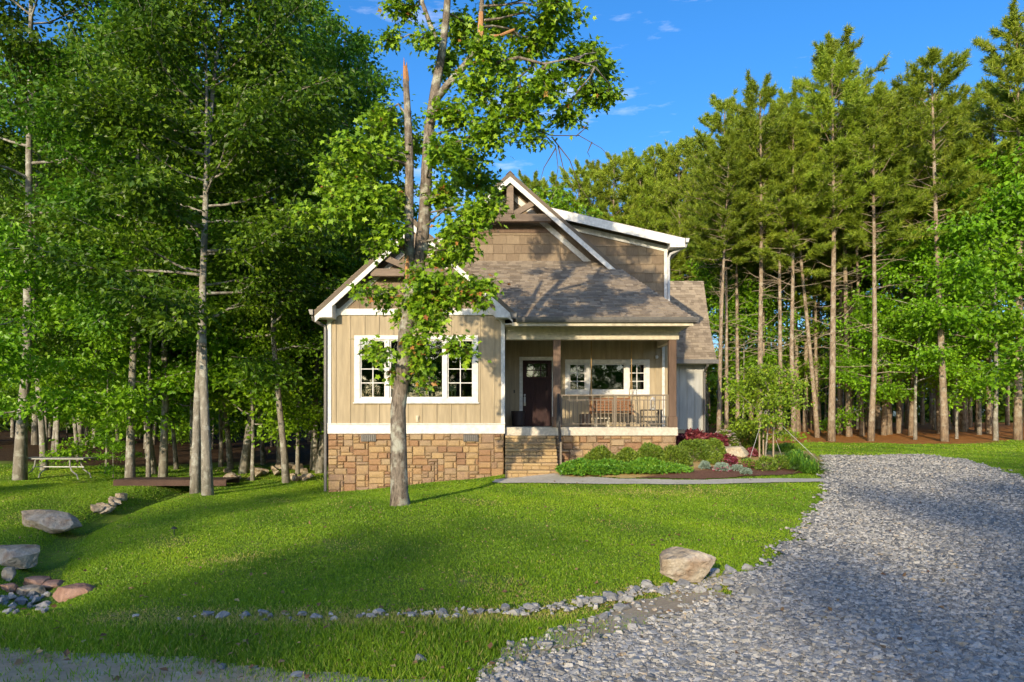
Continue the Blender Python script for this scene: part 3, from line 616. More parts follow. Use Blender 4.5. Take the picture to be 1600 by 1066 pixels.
# --- right rear wing with steep bell-cast roof
wz = 3.9
wg = part(MB().box(4.9, 7.62, 28, 28.14, .0, wz), 'siding_wall', M['greysiding'])
part(MB().box(7.50, 7.64, 28.14, 36, .0, wz), 'siding_wall', M['greysiding'])
for k in range(9):
    x = 5.1+k*.305; part(MB().box(x-.03, x+.03, 27.975, 27.999, .4, wz-.1), 'batten', M['greysiding'], wg)
prof = ((27.45, 3.88), (28.35, 5.20), (29.35, 7.30))
for (ya, za), (yb, zb) in zip(prof[:-1], prof[1:]):
    o = part(MB().prism(((3.2, ya, za), (7.9, ya, za), (7.9, yb, zb), (3.2, yb, zb)), (0, .12, -.1)), 'roof', M['shingle'])
    l_ = math.hypot(yb-ya, zb-za); d_ = ((yb-ya)/l_, (zb-za)/l_)
    tabs((4.4, ya-.0, za+.003), (1,0,0), (0, *d_), (0, -d_[1], d_[0]), lambda v: (0, 3.5), l_-.01, 21, o)
part(MB().prism(((3.2, 29.35, 7.3), (7.9, 29.35, 7.3), (7.9, 36, 4.2), (3.2, 36, 4.2)), (0, 0, -.1)), 'roof', M['shingle'])
part(MB().prism(((7.62, 28, 3.8), (7.62, 29.35, 7.1), (7.62, 35.5, 4.2), (7.62, 35.5, 3.8)), (-.1, 0, 0)), 'gable_wall', M['greysiding'])
part(MB().box(3.3, 7.95, 27.33, 27.45, 3.74, 3.90), 'gutter', gut)
part(MB().box(4.9, 7.85, 27.46, 28.0, 3.74, 3.78), 'soffit', M['cream'])
part(MB().tube(((7.55, 27.4, 3.76), (7.55, 27.45, 3.66), (7.55, 27.92, 3.45), (7.55, 27.92, .3)), .05, 8), 'downspout', gut)

# ------------------------------------------------------------------ things on the porch and indoors
def chair(x, y, rz, label):
    t = empty('dining_chair', (x, y, 1.30), label, 'chair', 'chairs behind the front window')
    mk = lambda mb, nm: recalc(mb.build(nm, M['chair'], t, loc=(0,0,0)))
    mk(MB().box(-.23,.23,-.23,.23,.62,.67), 'seat'); mk(MB().box(-.25,.25,-.25,-.21,1.12,1.27).box(-.25,.25,-.25,-.21,.80,.86), 'backrest')
    for k in range(5): mk(MB().box(-.21+k*.1,-.17+k*.1,-.245,-.215,.86,1.12), 'slat')
    for a in (-.21,.21):
        mk(MB().box(a-.02,a+.02,-.25,-.21,0,1.12), 'leg'); mk(MB().box(a-.02,a+.02,.19,.23,0,.62), 'leg')
    t.rotation_euler.z = rz
chair(-3.15, 21.2, .1, 'pale green chair indoors, leftmost behind the big front window pane')
chair(-2.55, 21.25, -.15, 'pale green chair indoors, middle one behind the big front window pane')
chair(-1.95+.05, 21.2, .05, 'pale green chair indoors, rightmost behind the big front window pane')
sw = empty('porch_swing', (2.95, 21.6, FZ), 'brown slatted wooden porch swing hung on two ropes', 'porch swing')
sp_ = lambda mb, nm, m='swing': recalc(mb.build(nm, M[m], sw))
for k in range(6): sp_(MB().box(2.40, 3.62, 21.36+k*.085, 21.43+k*.085, FZ+.42, FZ+.445), 'slat')
for k in range(5): sp_(MB().box(2.40, 3.62, 21.86+k*.02, 21.885+k*.02, FZ+.48+k*.085, FZ+.55+k*.085), 'slat')
for x in (2.38, 3.60):
    sp_(MB().box(x, x+.05, 21.34, 21.90, FZ+.37, FZ+.42), 'side_rail'); sp_(MB().box(x, x+.05, 21.34, 21.88, FZ+.64, FZ+.67), 'armrest')
    sp_(MB().box(x, x+.05, 21.36, 21.41, FZ+.42, FZ+.64), 'arm_post'); sp_(MB().bar((x+.025, 21.85, FZ+.40), (x+.025, 21.97, FZ+.95), .05, .04, up=(0,1,0)), 'back_post')
    sp_(MB().tube(((x+.02, 21.37, FZ+.64), (x+.03, 21.60, 3.0), (x+.03, 21.60, 4.2)), .014, 6), 'rope', 'rope')
    sp_(MB().tube(((x+.02, 21.95, FZ+.9), (x+.03, 21.61, 3.0)), .014, 6), 'rope', 'rope')
def lathe(prof, n=16, mb=None, t=0):
    mb = mb or MB(); k = len(mb.v)
    for rr, z in prof:
        for j in range(n): a = 2*math.pi*j/n; mb.v.append((rr*math.cos(a), rr*math.sin(a), z))
    for i in range(len(prof)-1):
        for j in range(n): q = (j+1) % n; mb.f.append((k+i*n+j, k+i*n+q, k+(i+1)*n+q, k+(i+1)*n+j)); mb.fa.append(t)
    mb.f.append(tuple(k+(len(prof)-1)*n+j for j in range(n))); mb.fa.append(t); return mb
pl = empty('planter', (.19, 21.95, FZ), 'dark round planter pot beside the front door', 'planter')
recalc(lathe(((.15,0),(.19,.05),(.205,.42),(.22,.44),(.22,.48),(.19,.48),(.18,.43))).build('pot', mat('dark_ceramic', (.035,.025,.025), .5, .4), pl, loc=(0,0,0), smooth=False))
lathe(((.178,.40),(.1,.43),(.02,.44))).build('soil', mat('potting_soil', (.05,.035,.025), .95), pl, loc=(0,0,0))
sm = empty('stump_table', (2.16, 20.95, FZ), 'short tree stump stool on the porch left of the swing', 'stool')
recalc(lathe(((.17,0),(.165,.1),(.17,.3),(.172,.38))).build('trunk', M['post'], sm, loc=(0,0,0))); lathe(((.165,.381),(.08,.386),(.01,.386))).build('top', M['swing'], sm, loc=(0,0,0))
stb = empty('side_table', (4.10, 21.0, FZ), 'small dark slatted side table at the right end of the porch', 'table')
for k in range(5): recalc(MB().box(-.30,.30,-.25+k*.1,-.17+k*.1,.48,.51).build('slat', M['black'], stb, loc=(0,0,0)))
for a in (-.28,.24):
    for c_ in (-.24,.18): recalc(MB().box(a,a+.04,c_,c_+.04,0,.48).build('leg', M['black'], stb, loc=(0,0,0)))
lt = empty('lantern', (4.16, 21.0, FZ+.51), 'small grey lantern standing on the porch side table', 'lantern')
recalc(MB().box(-.08,.08,-.08,.08,0,.03).box(-.08,.08,-.08,.08,.26,.29).build('base', M['silver'], lt, loc=(0,0,0)))
for a in (-.075,.06):
    for c_ in (-.075,.06): recalc(MB().box(a,a+.015,c_,c_+.015,.03,.26).build('post', M['silver'], lt, loc=(0,0,0)))
recalc(lathe(((.085,.29),(.03,.36),(.02,.38)), 4).build('cap', M['silver'], lt, loc=(0,0,0))); recalc(lathe(((.03,.03),(.03,.15),(.005,.16)), 10).build('candle', M['cream'], lt, loc=(0,0,0)))
ft = empty('footstool', (2.62, 20.75, FZ), 'low pale slatted footstool on the porch in front of the swing', 'stool')
for k in range(3): recalc(MB().box(-.22,.22,-.14+k*.1,-.06+k*.1,.24,.27).build('slat', M['cream'], ft, loc=(0,0,0)))
for a in (-.2,.16):
    for c_ in (-.13,.09): recalc(MB().box(a,a+.04,c_,c_+.04,0,.24).build('leg', M['cream'], ft, loc=(0,0,0)))
#PLANTS
BACK = [(-76,-60,1.1,0),(-70,-64,1.1,3),(-64,-61,1.12,1),(-58,-64,1.1,0),(-52,-60,1.12,3),(-47,-64,1.12,1),(-42,-61,1.12,0),(-37,-64,1.18,3),(-32,-61,1.10,1),(-27.5,-64,1.02,0),(-23.5,-61,1.04,3),(-19,-64,1.1,4),(-14.5,-61,1.28,4),(-9.5,-64,1.3,4),(-12,-67,1.22,4),(-17,-67,1.2,4),(-5,-61,1.2,4),(1,-64,1.2,1),(7,-61,1.1,0),(14,-63,1.1,3),(21,-61,1.1,1)]

# ------------------------------------------------------------------ foliage tools
def unit(v): return v/np.maximum(np.linalg.norm(v, axis=-1, keepdims=True), 1e-9)
RHOMB = (np.array([(0,0,0),(.42,.34,.10),(1,0,-.04),(.42,-.34,.10)]), ((0,2,1),(0,3,2)))
MAPLE = (np.array([(.34,0,.0),(0,0,0),(.02,.34,.06),(.26,.24,.03),(.48,.56,.05),(.58,.22,.03),(1,0,-.08),(.58,-.22,.03),(.48,-.56,.05),(.26,-.24,.03),(.02,-.34,.06)]),
         ((0,2,1),(0,3,2),(0,4,3),(0,5,4),(0,6,5),(0,7,6),(0,8,7),(0,9,8),(0,10,9),(0,1,10)))
NEEDLE = (np.array([(0,-.065,0),(0,.065,0),(1,0,0)]), ((0,1,2),))
def leaves(name, pos, axis_, nrm, size, shape, m, tint):
    T, Fc = shape; ax = unit(axis_); sd_ = unit(np.cross(nrm, ax)); nn = np.cross(ax, sd_)
    V = pos[:,None,:]+size[:,None,None]*(T[None,:,0:1]*ax[:,None,:]+T[None,:,1:2]*sd_[:,None,:]+T[None,:,2:3]*nn[:,None,:])
    k = len(T); Fc = np.array(Fc); idx = (np.arange(len(pos))*k)[:,None,None]+Fc[None]
    return np_mesh(name, V.reshape(-1,3), idx.ravel(), np.full(len(pos)*len(Fc), 3), m, np.repeat(tint, len(Fc)))
def poly_at(P, t):
    P = np.asarray(P); n = len(P)-1; f = np.clip(t, 0, .9999)*n; i = f.astype(int) if hasattr(f, 'astype') else int(f); w = (f-i)
    return P[i]*(1-w)[..., None]+P[i+1]*w[..., None] if hasattr(w, 'shape') and np.ndim(w) else P[i]*(1-w)+P[i+1]*w
def spray(r, start, dr, ln, n=5, wander=.12, rise=.0):
    p = [np.array(start, float)]; d = np.array(dr, float); st = ln/n
    for k in range(n):
        d = unit(d+r.normal(0, wander, 3)+np.array((0, 0, rise))); p.append(p[-1]+d*st)
    return np.array(p)
def hardwood(seed, Ht, rad, base, spread, limbs, nleaf, lsize, lean=(0,0), trunk_m=None, leaf_m=None, shape=RHOMB, sub=6, top=.25, fork=False, droop=.0):
    """trunk mesh and crown mesh of one broadleaved tree, leaves in loose flat sprays"""
    r = np.random.default_rng(seed); mb = MB(); n = 12
    tr = [np.zeros(3)]; d = np.array((lean[0], lean[1], 1.0))
    for k in range(n):
        d = unit(d+np.array((*r.normal(0, .028, 2), .06))); tr.append(tr[-1]+d*Ht/n)
    tr = np.array(tr); tr[0,2] -= .25
    rr = [rad*(1.28 if k == 0 else 1)*(1-.86*(k/n)**.9) for k in range(n+1)]
    mb.tube(tr, rr, 9)
    twigs = []
    for i in range(limbs):
        t = base+(1-base)*((i+r.random()*.8)/limbs)**.85; s = poly_at(tr, np.array([t]))[0]
        az = i*2.4+r.uniform(-.5, .5); q = (t-base)/(1-base); el = R(-5+52*q+r.uniform(-10, 14))
        ln = spread*(.45+.75*math.sin(math.pi*min(q*.8+.22, 1)))*(1-top*q)*r.uniform(.75, 1.15)
        L_ = spray(r, s, (math.cos(az)*math.cos(el), math.sin(az)*math.cos(el), math.sin(el)), ln, 6, .13, .035)
        r0 = max(rad*(1-.86*t**.9)*.55, .02); mb.tube(L_, [r0*(1-.82*k/6) for k in range(7)], 5, False)
        for j in range(sub):
            u = .22+.75*(j+r.random()*.7)/sub; b0 = poly_at(L_, np.array([u]))[0]; dd = poly_at(L_, np.array([min(u+.1, 1)]))[0]-b0
            a2 = math.atan2(dd[1], dd[0])+(1 if j % 2 else -1)*r.uniform(.4, 1.2)
            l2 = ln*r.uniform(.26, .46)*(1.15-.4*u); e2 = r.uniform(-.25, .35)+.4*q
            B = spray(r, b0, (math.cos(a2)*math.cos(e2), math.sin(a2)*math.cos(e2), math.sin(e2)), l2, 3, .2, -.02-droop)
            mb.tube(B, [r0*.26, r0*.2, r0*.13, .004], 4, False); twigs.append((B, l2))
        twigs.append((L_[3:], ln*.5))
    w = np.array([q[1] for q in twigs])**1.25; cnt = np.maximum((nleaf*w/w.sum()).astype(int), 4)
    pos = []; ax = []
    for (B, l2), c in zip(twigs, cnt):
        t = r.uniform(.08, 1.0, c); p = poly_at(B, t); sp_ = .16+.22*l2*(1.05-t)[:,None]*0+.13*l2
        off = r.normal(0, 1, (c,3))*np.array((1,1,.42))*sp_; p = p+off; p[:,2] -= np.abs(off[:,:2]).sum(1)*.10
        pos.append(p); a = off*np.array((1,1,.3))+r.normal(0, .25, (c,3)); a[:,2] -= .25; ax.append(a)
    pos = np.concatenate(pos); ax = np.concatenate(ax); m_ = len(pos)
    nr = r.normal(0, .8, (m_,3)); nr[:,2] += .7
    tint = np.clip(r.beta(2.2, 2.2, m_)*.85+.15*r.random(m_), 0, 1)
    return mb.mesh('trunk', trunk_m or M['bark'], True), leaves('crown', pos, ax, nr, lsize*r.uniform(.7, 1.3, m_), shape, leaf_m or M['leaf'], tint)
def pine(seed, Ht, rad, base, spread, needles=26):
    r = np.random.default_rng(seed); mb = MB(); n = 10; tr = [np.zeros(3)]; d = np.array((*r.normal(0, .012, 2), 1.0))
    for k in range(n): d = unit(d+np.array((*r.normal(0, .012, 2), .02))); tr.append(tr[-1]+d*Ht/n)
    tr = np.array(tr); tr[0,2] -= .25; mb.tube(tr, [rad*(1.2 if k == 0 else 1)*(1-.80*(k/n)**1.1) for k in range(n+1)], 9)
    tb = MB()
    for i in range(34):                       # dead branches below the crown
        t = r.uniform(.18, base+.12); s = poly_at(tr, np.array([t]))[0]; a = r.uniform(0, 6.28); e = r.uniform(-.25, .5); l = r.uniform(.3, .9) if r.random() < .5 else r.uniform(.9, 2.3)
        B = spray(r, s, (math.cos(a)*math.cos(e), math.sin(a)*math.cos(e), math.sin(e)), l, 4, .16, .02); tb.tube(B, [.022, .017, .012, .008, .003], 4, False)
        if l > 1:
            B2 = spray(r, B[2], (math.cos(a+.8), math.sin(a+.8), .2), l*.4, 2, .2); tb.tube(B2, [.011, .008, .003], 3, False)
    tips = []; dirs = []; nb = 66
    for i in range(nb):
        q = (i+r.random()*.6)/nb; t = base+(1-base)*q; s = poly_at(tr, np.array([t]))[0]; az = i*2.4+r.uniform(-.4, .4)
        el = R(0+46*q+r.uniform(-14, 18)); ln = spread*(.55+.45*min(q*4, 1))*(1-.68*q**2.0)*r.uniform(.5, 1.25)+.2
        B = spray(r, s, (math.cos(az)*math.cos(el), math.sin(az)*math.cos(el), math.sin(el)), ln, 5, .12, .07)
        mb.tube(B, [rad*.20*(1-.6*q)*(1-.16*k) for k in range(6)], 4, False)
        for j in range(int(9+8*(1-q))):
            u = r.uniform(.38, 1.0); b0 = poly_at(B, np.array([u]))[0]; a2 = az+r.uniform(-1.25, 1.25); l2 = r.uniform(.12, .42)*ln*(1.2-u*.6); e2 = el*.5+r.uniform(-.1, .7)
            dd = np.array((math.cos(a2)*math.cos(e2), math.sin(a2)*math.cos(e2), math.sin(e2))); e_ = b0+dd*l2
            mb.tube((b0, e_), (.012, .006), 3, False)
            for s_ in (1, .62, .28): tips.append(b0+dd*l2*s_); dirs.append(dd)
        tips.append(B[-1]); dirs.append(unit(B[-1]-B[-2]+np.array((0,0,.1))))
    tips = np.repeat(np.array(tips), needles, 0); dirs = np.repeat(unit(np.array(dirs)+np.array((0,0,.45))), needles, 0); c = len(tips)
    ax = unit(dirs*.75+r.normal(0, .55, (c,3))); pos = tips-dirs*r.uniform(0, .16, (c,1))
    me = leaves('crown', pos, ax, r.normal(0, 1, (c,3)), r.uniform(.17, .30, c), NEEDLE, M['needle'], np.clip(r.beta(2, 2, c)*.7+np.repeat(r.random(c//needles+1), needles)[:c]*.3, 0, 1))
    return mb.mesh('trunk', M['pinebark'], True), me, tb.mesh('dead_branches', M['twig'])
def plant_tree(name, meshes, x, y, label, cat='tree', group=None, rz=0, s=1.0, sz=None, tilt=(0,0), names=('trunk','crown','dead_branches'), z=None):
    t = empty(name, (x, y, h1(x, y) if z is None else z), label, cat, group)
    for nm, me in zip(names, meshes):
        o = bpy.data.objects.new(nm, me); col.objects.link(o); o.parent = t
        if nm == 'dead_branches': o['kind'] = 'stuff'
    t.rotation_mode = 'ZYX'; t.rotation_euler = (tilt[0], tilt[1], rz); t.scale = (s, s, sz or s); return t
TR = random.Random(3)
HW = [hardwood(1, 19, .165, .30, 4.3, 34, 25000, .17), hardwood(2, 20, .165, .36, 4.0, 32, 21000, .17), hardwood(3, 15, .115, .24, 3.3, 30, 20000, .155), hardwood(8, 18, .14, .28, 3.8, 34, 22000, .165), hardwood(9, 18, .18, .28, 4.6, 13, 17000, .20, sub=4)]
UN = [hardwood(4, 8.5, .07, .22, 2.7, 22, 11000, .145, leaf_m=M['leaf2'], droop=.03), hardwood(5, 6.5, .05, .2, 2.3, 18, 8500, .14, leaf_m=M['leaf2'], droop=.03)]
PN = [pine(1, 18, .15, .57, 2.7, 22), pine(2, 18.5, .13, .62, 2.4, 22), pine(3, 17, .13, .54, 2.8, 22)]
def at_px(px, Y): return ((px-800)*Y/F, Y)

# ------------------------------------------------------------------ the broken maple in front of the house
def hero():
    r = np.random.default_rng(21); YH = 13.2; mb = MB(); raw = MB()
    base = np.array((*at_px(625, YH), 0.)); base[2] = h1(base[0], base[1])
    def w(px, py, dy=0): return np.array(W(px, py, YH+dy))-base
    stems = {
     'main': ([w(626,798), w(624,770), w(623,700), w(622,640), w(629,580), w(634,520), w(640,470), w(647,430)], [.21,.165,.15,.142,.138,.136,.134,.135]),
     'snag': ([w(641,480), w(640,420), w(639,340), w(640,260), w(638,200), w(636,160), w(634,125)], [.105,.095,.085,.08,.072,.062,.055]),
     'lead': ([w(646,450,.05), w(658,390,.1), w(664,330,.12), w(667,260,.15), w(671,200,.15), w(680,140,.1), w(690,85,.1), w(697,30,.05), w(702,-40), w(706,-110)], [.13,.128,.115,.105,.10,.09,.075,.068,.055,.03]),
     'rlimb': ([w(674,165,.12), w(700,132,-.1), w(728,100,-.3), w(748,72,-.4), w(752,20,-.4), w(756,-40,-.4)], [.075,.068,.06,.05,.045,.03]),
     'rl2': ([w(730,98,-.3), w(770,100,-.6), w(810,90,-.8), w(850,100,-.9), w(890,92,-1), w(930,105,-1)], [.04,.034,.028,.022,.016,.008]),
     'llimb': ([w(684,66,.1), w(672,38,.3), w(660,5,.4), w(655,-40,.5)], [.05,.045,.04,.03]),
     'stub': ([w(766,56,-.4), w(780,56,-.5), w(795,50,-.5), w(804,46,-.5)], [.022,.025,.028,.02])}
    for k, (p, rd) in stems.items():
        if k != 'stub': mb.tube(p, rd, 10)
    raw.tube(stems['stub'][0], stems['stub'][1], 7); raws = [raw, MB(), MB(), MB()]; raws[1].tube([w(752,70,-.42), w(751,40,-.43), w(752,20,-.42)], [.056,.054,.046], 7)
    raws[2].tube([w(634.4,128), w(633.5,112), w(633,104)], [.057,.052,.040], 6); raws[2].tube([w(631.5,106), w(631,90)], [.022,.003], 5); raws[2].tube([w(635,106), w(635.5,97)], [.02,.004], 5); raws[2].tube([w(637,126), w(637.5,112)], [.03,.004], 5)
    raws[3].tube([w(636,442,-.10), w(636,420,-.09), w(637,400,-.085)], [.03,.05,.02], 6)
    stem_pts = np.concatenate([np.array([poly_at(np.array(stems[k][0]), np.array([t]))[0] for t in np.linspace(.05, 1, 24)]) for k in ('main','snag','lead','rlimb','rl2','llimb')])
    C = [(592,195,34),(548,245,40),(600,255,38),(522,298,32),(572,318,40),(618,320,30),(484,334,20),(462,334,10),(605,365,26),(552,352,24),(640,225,22),(505,262,18),(575,275,30),(530,335,22),(585,385,18),
         (712,185,36),(752,140,42),(722,248,42),(772,205,38),(700,305,40),(752,290,42),(718,362,34),(705,400,22),(745,345,28),(690,240,24),(735,395,16),(775,325,18),
         (728,55,44),(785,30,46),(700,100,24),(830,75,40),(868,50,36),(900,98,38),(852,140,38),(922,150,32),(950,112,24),(884,190,22),(826,185,34),(622,15,26),(605,62,14),(872,12,24),(955,150,12),(790,110,36),(800,160,30),(905,30,10),(760,85,30),(660,60,18),(845,215,14),(930,85,20),
         (654,478,32),(630,502,18),(690,475,30),(652,538,25),(602,468,17),(662,570,17),(566,458,9),(715,460,20),(745,452,16),(736,556,9),(592,556,9),(578,545,6),(712,540,10),(772,446,10),(660,440,24),(672,505,26),(690,405,18),(700,440,16),(616,592,8),(664,600,8),(755,470,12),
         (700,-70,60),(790,-50,60),(640,-50,40),(860,-50,40),(740,-130,60)]
    pos = []; ax = []; tn = []
    for ci, (px, py, rp) in enumerate(C):
        dy = r.uniform(-.9, .9) if rp > 20 else r.uniform(-.5, .3)
        if py > 430: dy = r.uniform(-.75, .15)
        c = w(px, py, dy); rad = rp/F*YH*1.02
        dd = stem_pts-c; dd[:,2] *= 1.6; i = np.argmin((dd**2).sum(1)+np.where(stem_pts[:,2] > c[2]+.4, 3, 0)); s = stem_pts[i]
        mid = (s+c)/2+r.normal(0, .08, 3)+np.array((0,0,.10)); L_ = np.array([s, s*.6+mid*.4+r.normal(0,.03,3), mid, mid*.4+c*.6+r.normal(0,.05,3), c])
        r0 = .012+.016*min(rp/40, 1); mb.tube(L_, [r0, r0*.85, r0*.7, r0*.5, r0*.3], 5, False)
        nt_ = max(int(6+rp*.38), 6)
        for j in range(nt_):
            b0 = poly_at(L_, np.array([r.uniform(.5, 1)]))[0]; e = c+unit(r.normal(0, 1, 3))*rad*np.array((1,.95,.85))*r.uniform(.45, 1.12)
            B = np.array([b0, (b0+e)/2+r.normal(0,.03,3)+np.array((0,0,.05)), e]); mb.tube(B, [.006, .005, .002], 3, False)
            k = int(8+rp*.62*r.uniform(.6, 1.3)); t = r.uniform(.25, 1.02, k); p = poly_at(B, t); o_ = r.normal(0, .085, (k,3)); p = p+o_
            a = o_*np.array((1,1,.4))+r.normal(0, .03, (k,3)); a[:,2] -= .06; pos.append(p); ax.append(a)
            red = (.10 if 400 < py < 620 else .012); tt = r.uniform(0, .88, k); tt[r.random(k) < (red if j % 3 == 0 else red*.25)] = r.uniform(.93, 1); tn.append(tt)
    pos = np.concatenate(pos); ax = np.concatenate(ax); tn = np.concatenate(tn); m_ = len(pos)
    nr = r.normal(0, .5, (m_,3)); nr[:,2] += .8; nr[:,1] -= .35
    t = empty('maple_tree', base, 'tall storm-broken maple with lichen-patched trunk on the front lawn', 'tree')
    mb.build('trunk', M['barkhero'], t, smooth=True, loc=(0,0,0)); [q.build('broken_wood', M['rawwood'], t, loc=(0,0,0)) for q in raws]
    link('crown', leaves('crown', pos, ax, nr, r.uniform(.07, .125, m_), MAPLE, M['maple'], tn), None, t, (0,0,0))
    dt_ = MB()
    for pts in (((830,200),(862,212),(905,212),(940,232),(968,262)), ((840,200),(868,228),(872,262),(866,300)), ((862,214),(890,250),(905,290),(925,320)), ((872,228),(880,262),(886,276)), ((900,213),(915,200),(920,190)), ((925,222),(918,238),(922,246)), ((868,232),(850,262),(842,290))):
        P_ = [w(a, c, -.3+r.normal(0,.05)) for a, c in pts]; dt_.tube(P_, [.012*(1-.8*k/(len(P_)-1)) for k in range(len(P_))], 4, False)
    dt_.build('dead_twigs', mat('hanging_twig', (.10,.08,.06), .9), t, loc=(0,0,0))['kind'] = 'stuff'
hero()

# ------------------------------------------------------------------ woods on the left
LW = 'trees of the hardwood wood left of the house'
L_ = [ # px, Y, kind, scale, tilt, label
 (31,24.5,1,1.15,.03,'thick grey trunk beside the folding table at the far left'),
 (70,28,3,.95,-.02,'slim straight grey tree just behind the folding table'),
 (122,32,2,.85,0,'thin young tree standing deep behind the table, right of two grey trunks'),
 (203,23,0,.85,.0,'grey tree growing at the left end of the wooden footbridge'),
 (240,27,3,.9,-.09,'reddish leaning trunk behind the footbridge'),
 (255,25.5,1,.85,.03,'slightly leaning grey tree behind the footbridge middle'),
 (276,29,2,.75,0,'very thin pale tree behind the footbridge'),
 (305,20.2,0,.8,.01,'rough trunk of the close pair at the lawn edge, the left one'),
 (325,19.6,3,1.0,-.01,'tall pale sunlit trunk of the close pair at the lawn edge, the right one'),
 (361,29,2,1.0,0,'straight mid-sized trunk behind the rock pile right of the footbridge'),
 (380,27.5,1,.95,.13,'stout trunk leaning right behind the rock pile'),
 (412,31,2,.9,.02,'thin trunk half hidden behind the rock-lined creek'),
 (437,30,3,.8,.0,'dark trunk behind the slim tree near the left of the house'),
 (448,23.5,2,1.0,.0,'slim grey tree standing on the lawn edge left of the house'),
 (491,29,0,.9,.0,'stout trunk next to the left wall of the house, standing upright'),
 (499,27,1,.85,.12,'stout trunk leaning towards the house beside its left wall')]
for k, (px, Y, kd, s, ti, lb) in enumerate(L_):
    x, y = at_px(px, Y); vv = np.array([q.co for q in HW[kd][0].vertices]); vv = vv[(np.abs(vv[:,0])+np.abs(vv[:,1]) < 1.6)&(vv[:,2] > 8)&(vv[:,2] < 11)].mean(0)
    plant_tree('hardwood_tree', HW[kd], x, y, lb, 'tree', LW, rz=math.pi/2-math.atan2(vv[1], vv[0])+(k % 2)*.5, s=s, tilt=(0, ti))
r = random.Random(12); n = 0
for k in range(28):
    px = r.uniform(-100, 560); Y = r.uniform(33, 62)
    x, y = at_px(px, Y); plant_tree('hardwood_tree', HW[r.randrange(4)], x, y, 'dark slender tree deep in the shaded wood left of the house', 'tree', 'hardwoods deep in the left wood', rz=r.uniform(0,6), s=r.uniform(.85,1.2))
for k in range(26):
    px = r.uniform(-150, 540); Y = r.uniform(36, 58); x, y = at_px(px, Y); plant_tree('understory_tree', UN[k % 2], x, y, 'dim understory tree deep in the shaded wood left of the house', 'tree', 'understory deep in the left wood', rz=r.uniform(0,6), s=r.uniform(.7, 1.3))
for px, Y, kd, s, lb in ((232,24,0,1.1,'bright green understory tree with layered sprays over the footbridge'), (165,27,1,1.0,'small leafy tree left of the footbridge behind the table'), (395,25.5,0,1.05,'bright leafy understory tree between the bridge and the house'), (465,27,0,1.15,'leafy understory tree close to the left wall of the house'),
     (300,26,0,1.25,'tall leafy understory tree behind the pair of pale trunks'), (-12,21,1,1.15,'low dark leafy tree cut by the left edge of the picture'), (345,30,0,1.3,'shaded understory tree behind the rock pile'), (90,33,0,1.35,'shaded understory tree far behind the table'), (520,33,0,1.4,'understory tree rising behind the left eave of the house'), (177,25.2,1,.35,'tiny forked sapling in the grass left of the footbridge')):
    x, y = at_px(px, Y); plant_tree('understory_tree', UN[kd], x, y, lb, 'tree', 'understory trees of the left wood', rz=px*.7, s=s)
# ------------------------------------------------------------------ pines and broadleaves on the right
P_ = [(1123,33.5,1,.85,0,'thin pine nearest the right side of the house'), (1134,36,1,.85,0,'thin pine just right of the one nearest the house'), (1141,40,2,.9,0,'pine behind the two thin pines by the house'), (1186,33.5,0,.95,0,'stout pine rising behind the staked red-tipped maple'),
 (1218,33.5,1,.9,0,'straight pine between the staked maple and the crooked pine'), (1241,33,2,.95,.02,'slightly crooked pine with bare branches right of the staked maple'), (1258,40,0,.9,0,'pine set back left of the leaning pine'), (1277,35,1,.9,-.09,'reddish pine leaning left near the end of the driveway'), (1280,39,2,.85,0,'thin pine close behind the leaning pine'),
 (1299,32.6,0,1.06,0,'tall straight pine standing alone at the grass edge beyond the driveway'), (1312,38,2,.95,0,'slender pine set back right of the tall straight pine'), (1327,36,1,1.1,0,'straight brown pine, second right of the tall straight pine'), (1360,32.6,2,1.05,0,'pine at the grass edge above the middle of the driveway end'), (1381,37,1,1.05,0,'left pine of a close pair behind the leafy sapling'), (1389,37.5,0,1.0,0,'right pine of a close pair behind the leafy sapling'),
 (1423,36.5,2,1.05,0,'pine half hidden by the leafy sapling, right of the close pair'), (1476,32,0,1.08,-.02,'thick grey-brown pine with a bark scar right of the leafy sapling'), (1506,40,1,1.1,0,'pine set back right of the thick scarred pine'), (1590,33,0,1.15,0,'thick pine at the right edge of the picture'), (1545,38,2,1.1,0,'pine between the slim birch-like stem and the right edge pine'), (1640,34,1,1.15,0,'pine whose crown leans into the right edge of the picture')]
for k, (px, Y, kd, s, ti, lb) in enumerate(P_):
    x, y = at_px(px, Y); plant_tree('pine_tree', PN[kd], x, y, lb, 'pine tree', 'pines along the edge right of the house', rz=k*2.1, s=s, sz=s*(.87+.03*(k*5 % 4)), tilt=(0, ti))
r = random.Random(31)
for k, px in enumerate(range(835, 1125, 21)):
    Y = 50+((k*37) % 11); x, y = at_px(px+r.uniform(-6,6), Y); plant_tree('pine_tree', PN[k % 3], x, y, 'far pine rising above the roof of the house to its right', 'pine tree', 'pines behind the house', rz=k*1.7, s=(1.0+.16*(px-835)/290)*(.97+.015*(k*7 % 5)))
for k in range(82):
    px = r.uniform(1000, 1720); Y = r.uniform(36, 58) if px > 1110 else r.uniform(50, 66)
    x, y = at_px(px, Y); plant_tree('pine_tree', PN[r.randrange(3)], x, y, 'slender pine deep in the shaded stand right of the house', 'pine tree', 'pines deep in the right stand', rz=r.uniform(0,6), s=r.uniform(.82, 1.0) if px > 1110 else r.uniform(.95, 1.1))
